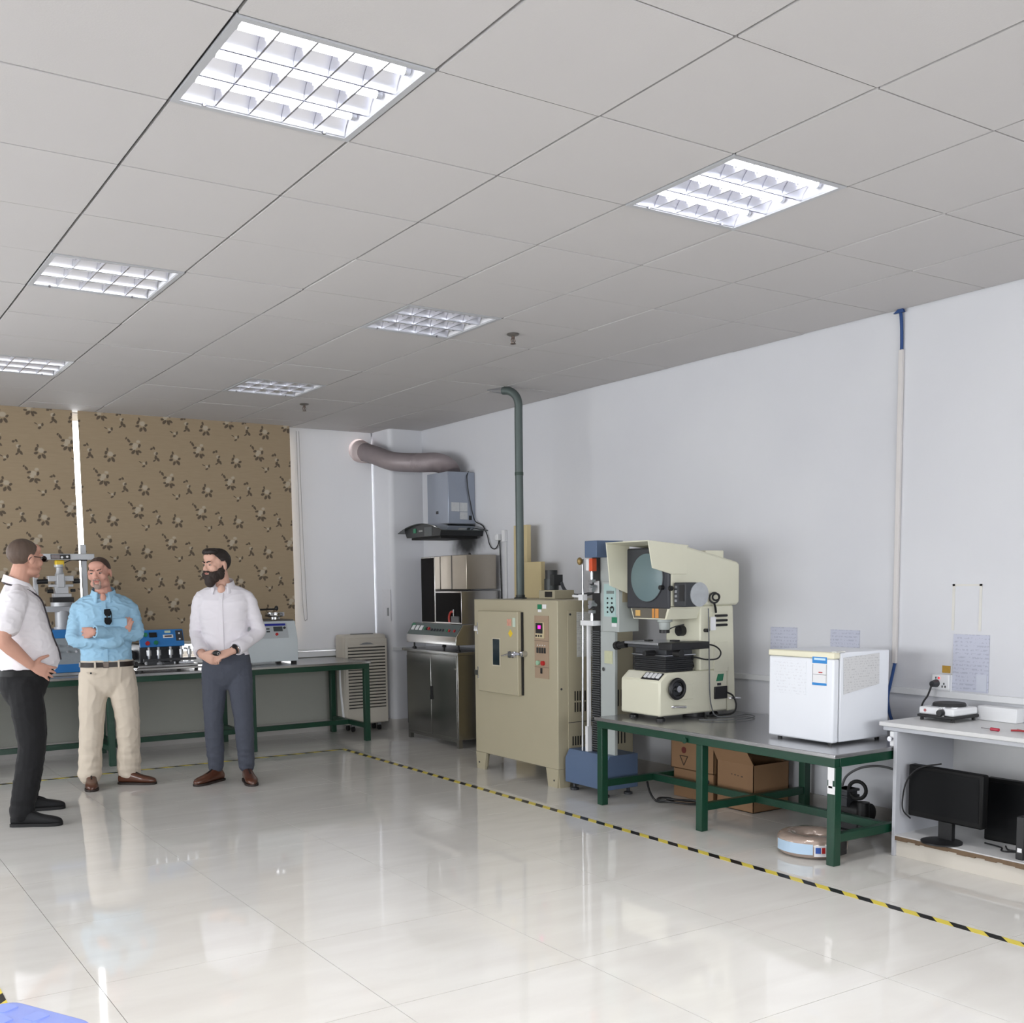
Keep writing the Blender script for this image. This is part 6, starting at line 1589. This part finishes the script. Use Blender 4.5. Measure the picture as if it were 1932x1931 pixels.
pk = P.put('placket', MB().add(vs, [(i*4+j, i*4+j+1, i*4+j+5, i*4+j+4) for i in range(len(zs)-1) for j in range(3)]), m_bs, parent=shirt)
r = interp(torso, 1.21)
P.put('chest_pocket', MB().box(.055, .155, -.127, -.105, 1.135, 1.225), m_bs, parent=shirt, bevel=.006)
d = (wrL-elL).normalized(); u = d.orthogonal().normalized(); v = d.cross(u)
P.put('cuff', MB().rings([ering(wrL+Vector((.03, 0, 0))+d*t, u*r, v*r, 22) for t, r in ((-.03, .040), (-.028, .046), (.03, .044), (.03, .032))], cap=False), m_bs, parent=shirt)
m_kh = M('khaki_cotton', (204, 192, 176), .85, var=.05, vs=20, bump=.06, bs=240)
hL, hR = Vector((.092, .01, .82)), Vector((-.092, .01, .82))
ahL, ahR = P.loc((.95, 5.30, 0)), P.loc((.675, 5.33, 0))
kL = Vector((.13, -.01, .455)); kR = Vector((-.125, -.01, .455))
pel = [(.655, .05, .055, 0, .015), (.69, .10, .09, 0, .013), (.74, .155, .115, 0, .012), (.80, .184, .13, 0, .012), (.86, .186, .134, 0, .008), (.90, .184, .135, 0, .004), (.925, .182, .134, 0, .002)]
tr = MB(); stack(tr, pel)
for h, kk, a in ((hL, kL, ahL), (hR, kR, ahR)):
    a = Vector((a.x, a.y, .06))
    limb(tr, [h, h.lerp(kk, .5), kk, kk.lerp(a, .55), kk.lerp(a, .96)], [.104, .098, .086, .083, .080])
tro = emit_mesh('trousers', remesh(tr, .007, 5), m_kh, P.t, P.xf, disp=lambda c, q: wrinkle(.006, (7, 7, 6), 2.2)(c, q)+(.007*noise.noise(Vector((c.x*8, c.y*8, c.z*24))) if c.z < .3 else 0))
m_belt = M('dark_leather_belt', (36, 25, 20), .4, var=.1)
bl = belt(P, pel, .895, .036, m_belt, grow=.007, buckle=M('dark_buckle', (90, 80, 74), .3, .8))
for xx in (-.075, .085):
    P.put('belt_loop', MB().box(xx-.007, xx+.007, -.137, -.127, .868, .922), m_kh, parent=bl, bevel=.002)
P.put('pocket_flap', MB().prism([(-.135, .845), (-.075, .838), (-.085, .826), (-.125, .830)], 'y', -.118, -.126), m_kh, parent=tro)
P.put('pocket_button', MB().cyl((-.105, -.126, .838), (-.105, -.130, .838), .007, n=10), m_black, parent=tro)
P.shoe((.70, 5.375, 0), (.638, 5.095, 0), m_bsh, m_dsole); P.shoe((.885, 5.315, 0), (1.10, 5.135, 0), m_bsh, m_dsole)
limb(P.sk, [elL.lerp(wrL, .6), wrL], [.034, .027]); limb(P.sk, [elR.lerp(wrR, .6), wrR, Vector((.095, -.14, 1.068))], [.030, .022, .02])
hand(P.sk, wrL, (-.075, .095, -.01), (-.4, -1, .1), (.0, .0, 1), curl=(5, 8, 8), thumb=(.95, .15, -.1))
# right hand laid over the left upper arm: fingers show above the left forearm
hand(P.sk, Vector((.125, -.116, 1.09)), (.035, -.002, .10), (-.3, -1, .2), (-1, 0, .3), curl=(8, 14, 12), thumb=(1, .08, 0), size=.92, spread=1)
limb(P.sk, [(0, .01, .92), (0, .01, 1.12), (0, .01, 1.36)], [.09, .10, .06])
P.finish_skin(m_sk2)
t = thing('sunglasses', 'black sunglasses hanging from the blue shirt front', 'sunglasses', P.xf @ Vector((.025, -.15, 1.21)))
mb = MB()
for zz in (1.268, 1.208):
    obj('lens', MB().prism([(.004, zz+.024), (.046, zz+.026), (.05, zz-.012), (.04, zz-.026), (.012, zz-.024), (.002, zz-.005)], 'y', -.146, -.136).xf(P.xf), M('sunglass_black', (7, 7, 9), .3, spec=.08), t, bevel=.003)
obj('bridge', MB().box(.018, .026, -.146, -.138, 1.228, 1.25).xf(P.xf), m_black, t)
obj('temple_arm', MB().tube([(.048, -.14, 1.28), (.052, -.128, 1.25), (.05, -.126, 1.20)], .003, n=6).xf(P.xf), m_black, t)

# --- man in white polo seen from behind-right --------------------------------------------------------
P = Person('man in white polo and black trousers, back half turned, hand on hip', (.13, 4.415), (.985, -.17), 1.745)
m_sk3 = skin('pink_skin', (194, 148, 130)); m_hair3 = M('greying_brown_hair', (86, 70, 60), .65, var=.3, vs=50, stretch=(1, .3, .3))
m_po = M('white_pique', (224, 220, 224), .85, var=.02, bump=.1, bs=350)
HC = Vector((.0, -.035, 1.63))
P.head(HC, 36, 2, 0); P.neck((0, .02, 1.46)); P.brows(m_hair3, .0035)
P.hair(m_hair3, ((-.10, .1), (-.07, .092), (-.05, .075), (-.03, .05), (-.012, .025), (.012, .022), (.028, -.02), (.05, -.055), (.08, -.07), (.13, -.072)), amp=.0018, r=(.0778, .101, .086), seed=9)
torso = [(.925, .160, .146, 0, -.008), (.955, .173, .172, 0, -.018), (1.0, .176, .18, 0, -.025), (1.08, .176, .172, 0, -.02), (1.18, .182, .155, 0, -.008), (1.28, .195, .14, 0, .004), (1.36, .20, .128, 0, .012), (1.415, .18, .10, 0, .016), (1.45, .115, .078, 0, .02), (1.475, .075, .068, 0, .02)]
shL, shR = Vector((.195, .02, 1.38)), Vector((-.195, .02, 1.38))
elL, elR = Vector((.31, .11, 1.16)), Vector((-.285, .12, 1.15))
wrL, wrR = Vector((.215, -.03, .985)), Vector((-.212, -.035, .985))
sh = MB(); stack(sh, torso)
for q_ in (shL, shR): limb(sh, [(q_.x*.12, .016, torso[-1][0]-.035), (q_.x*.55, .014, (torso[-1][0]-.05+q_.z)/2+.022), (q_.x, q_.y, q_.z+.006)], [.05, .048, .05])
for a, b in ((shL, elL), (shR, elR)):
    sgn = 1 if a.x > 0 else -1
    limb(sh, [a+Vector((-.05*sgn, 0, -.01)), a, a.lerp(b, .35), a.lerp(b, .70)], [.060, .066, .072, .078])
shirt = emit_mesh('polo_shirt', remesh(sh, .0065, 14), m_po, P.t, P.xf, disp=wrinkle(.006, (9, 9, 14), 11.1))
P.collar((0, .016, 1.474), .076, m_po, tilt=.25, gap=18, drop=.042, pt=.02)
m_bk = M('black_denim', (16, 16, 19), .9, var=.15, vs=30, bump=.06, bs=240)
hL, hR = Vector((.09, .01, .86)), Vector((-.09, .01, .86))
ahL, ahR = P.loc((.135, 4.68, 0)), P.loc((.03, 4.225, 0))
kL = Vector((.16, -.03, .48)); kR = Vector((-.155, -.02, .48))
pel = [(.69, .05, .055, 0, .015), (.73, .10, .09, 0, .015), (.78, .155, .12, 0, .015), (.84, .174, .142, 0, .012), (.90, .172, .152, 0, .0), (.935, .17, .158, 0, -.008), (.96, .170, .160, 0, -.012)]
tr = MB(); stack(tr, pel)
for h, kk, a in ((hL, kL, ahL), (hR, kR, ahR)):
    a = Vector((a.x, a.y, .06))
    limb(tr, [h, h.lerp(kk, .5), kk, kk.lerp(a, .55), kk.lerp(a, .97)], [.102, .096, .080, .076, .070])
emit_mesh('trousers', remesh(tr, .007, 5), m_bk, P.t, P.xf, disp=lambda c, q: wrinkle(.0045, (7, 7, 8), 6.1)(c, q)+(.006*noise.noise(Vector((c.x*8, c.y*8, c.z*26))) if c.z < .28 else 0))
belt(P, pel, .93, .035, M('black_belt', (13, 13, 14), .5, spec=.2), grow=.007)
m_sn = M('black_knit_sneaker', (14, 14, 17), .8, var=.2, vs=60); m_ss = M('black_foam_sole', (15, 15, 17), .7)
P.shoe((-.02, 4.245, 0), (.243, 4.10, 0), m_sn, m_ss, 1); P.shoe((.095, 4.69, 0), (.367, 4.63, 0), m_sn, m_ss, 1)
for a, b, w in ((shL, elL, wrL), (shR, elR, wrR)):
    limb(P.sk, [a.lerp(b, .4), b, b.lerp(w, .35), w], [.050, .046, .046, .029])
hand(P.sk, wrR, (.03, -.115, -.06), (-1, -.15, .1), (.15, .4, 1.0), curl=(6, 20, 15), spread=9, thumb=(.35, .9, -.2))
hand(P.sk, wrL, (-.03, -.115, -.06), (1, -.15, .1), (-.15, .4, 1.0), curl=(6, 20, 15), spread=9, thumb=(.35, .9, -.2))
limb(P.sk, [(0, .01, .98), (0, .01, 1.2), (0, .015, 1.43)], [.09, .10, .06])
P.finish_skin(m_sk3)
t = thing('eyeglasses', 'thin dark-framed glasses on the man in the white polo', 'glasses', P.xf @ (P.hm @ Vector((0, -.1, 0))))
mfr = M('glasses_frame', (46, 34, 34), .35)
G = P.xf @ P.hm
for e in (-1, 1):
    rim = [(e*(.033+.024*math.cos(a)), -.108, .004+.017*math.sin(a)) for a in [2*math.pi*i/16 for i in range(17)]]
    obj('rim', MB().tube(rim, .0022, n=6, sub=1).xf(G), mfr, t)
    obj('lens', MB().prism([(e*(.033+.022*math.cos(2*math.pi*i/16)), .004+.0155*math.sin(2*math.pi*i/16)) for i in range(16)], 'y', -.1085, -.1075).xf(G), mg, t)
    obj('temple_arm', MB().tube([(e*.058, -.107, .008), (e*.074, -.06, .010), (e*.083, .0, .012), (e*.083, .022, .006), (e*.080, .035, -.012)], .0024, n=6).xf(G), mfr, t)
obj('bridge', MB().tube([(-.010, -.108, .006), (0, -.112, .009), (.010, -.108, .006)], .0022, n=6).xf(G), mfr, t)
# lanyard round the neck
pts = []
for z, x, y in ((1.475, .075, .075), (1.487, .0, .098), (1.475, -.075, .075), (1.455, -.098, .0), (1.43, -.096, -.055), (1.38, -.085, -.112), (1.28, -.066, -.142), (1.16, -.045, -.168), (1.06, -.03, -.20), (1.0, -.025, -.21)):
    pts.append((x, y, z))
P.put('lanyard', MB().tube(pts, .0045, n=6), M('dark_lanyard', (44, 36, 44), .7))
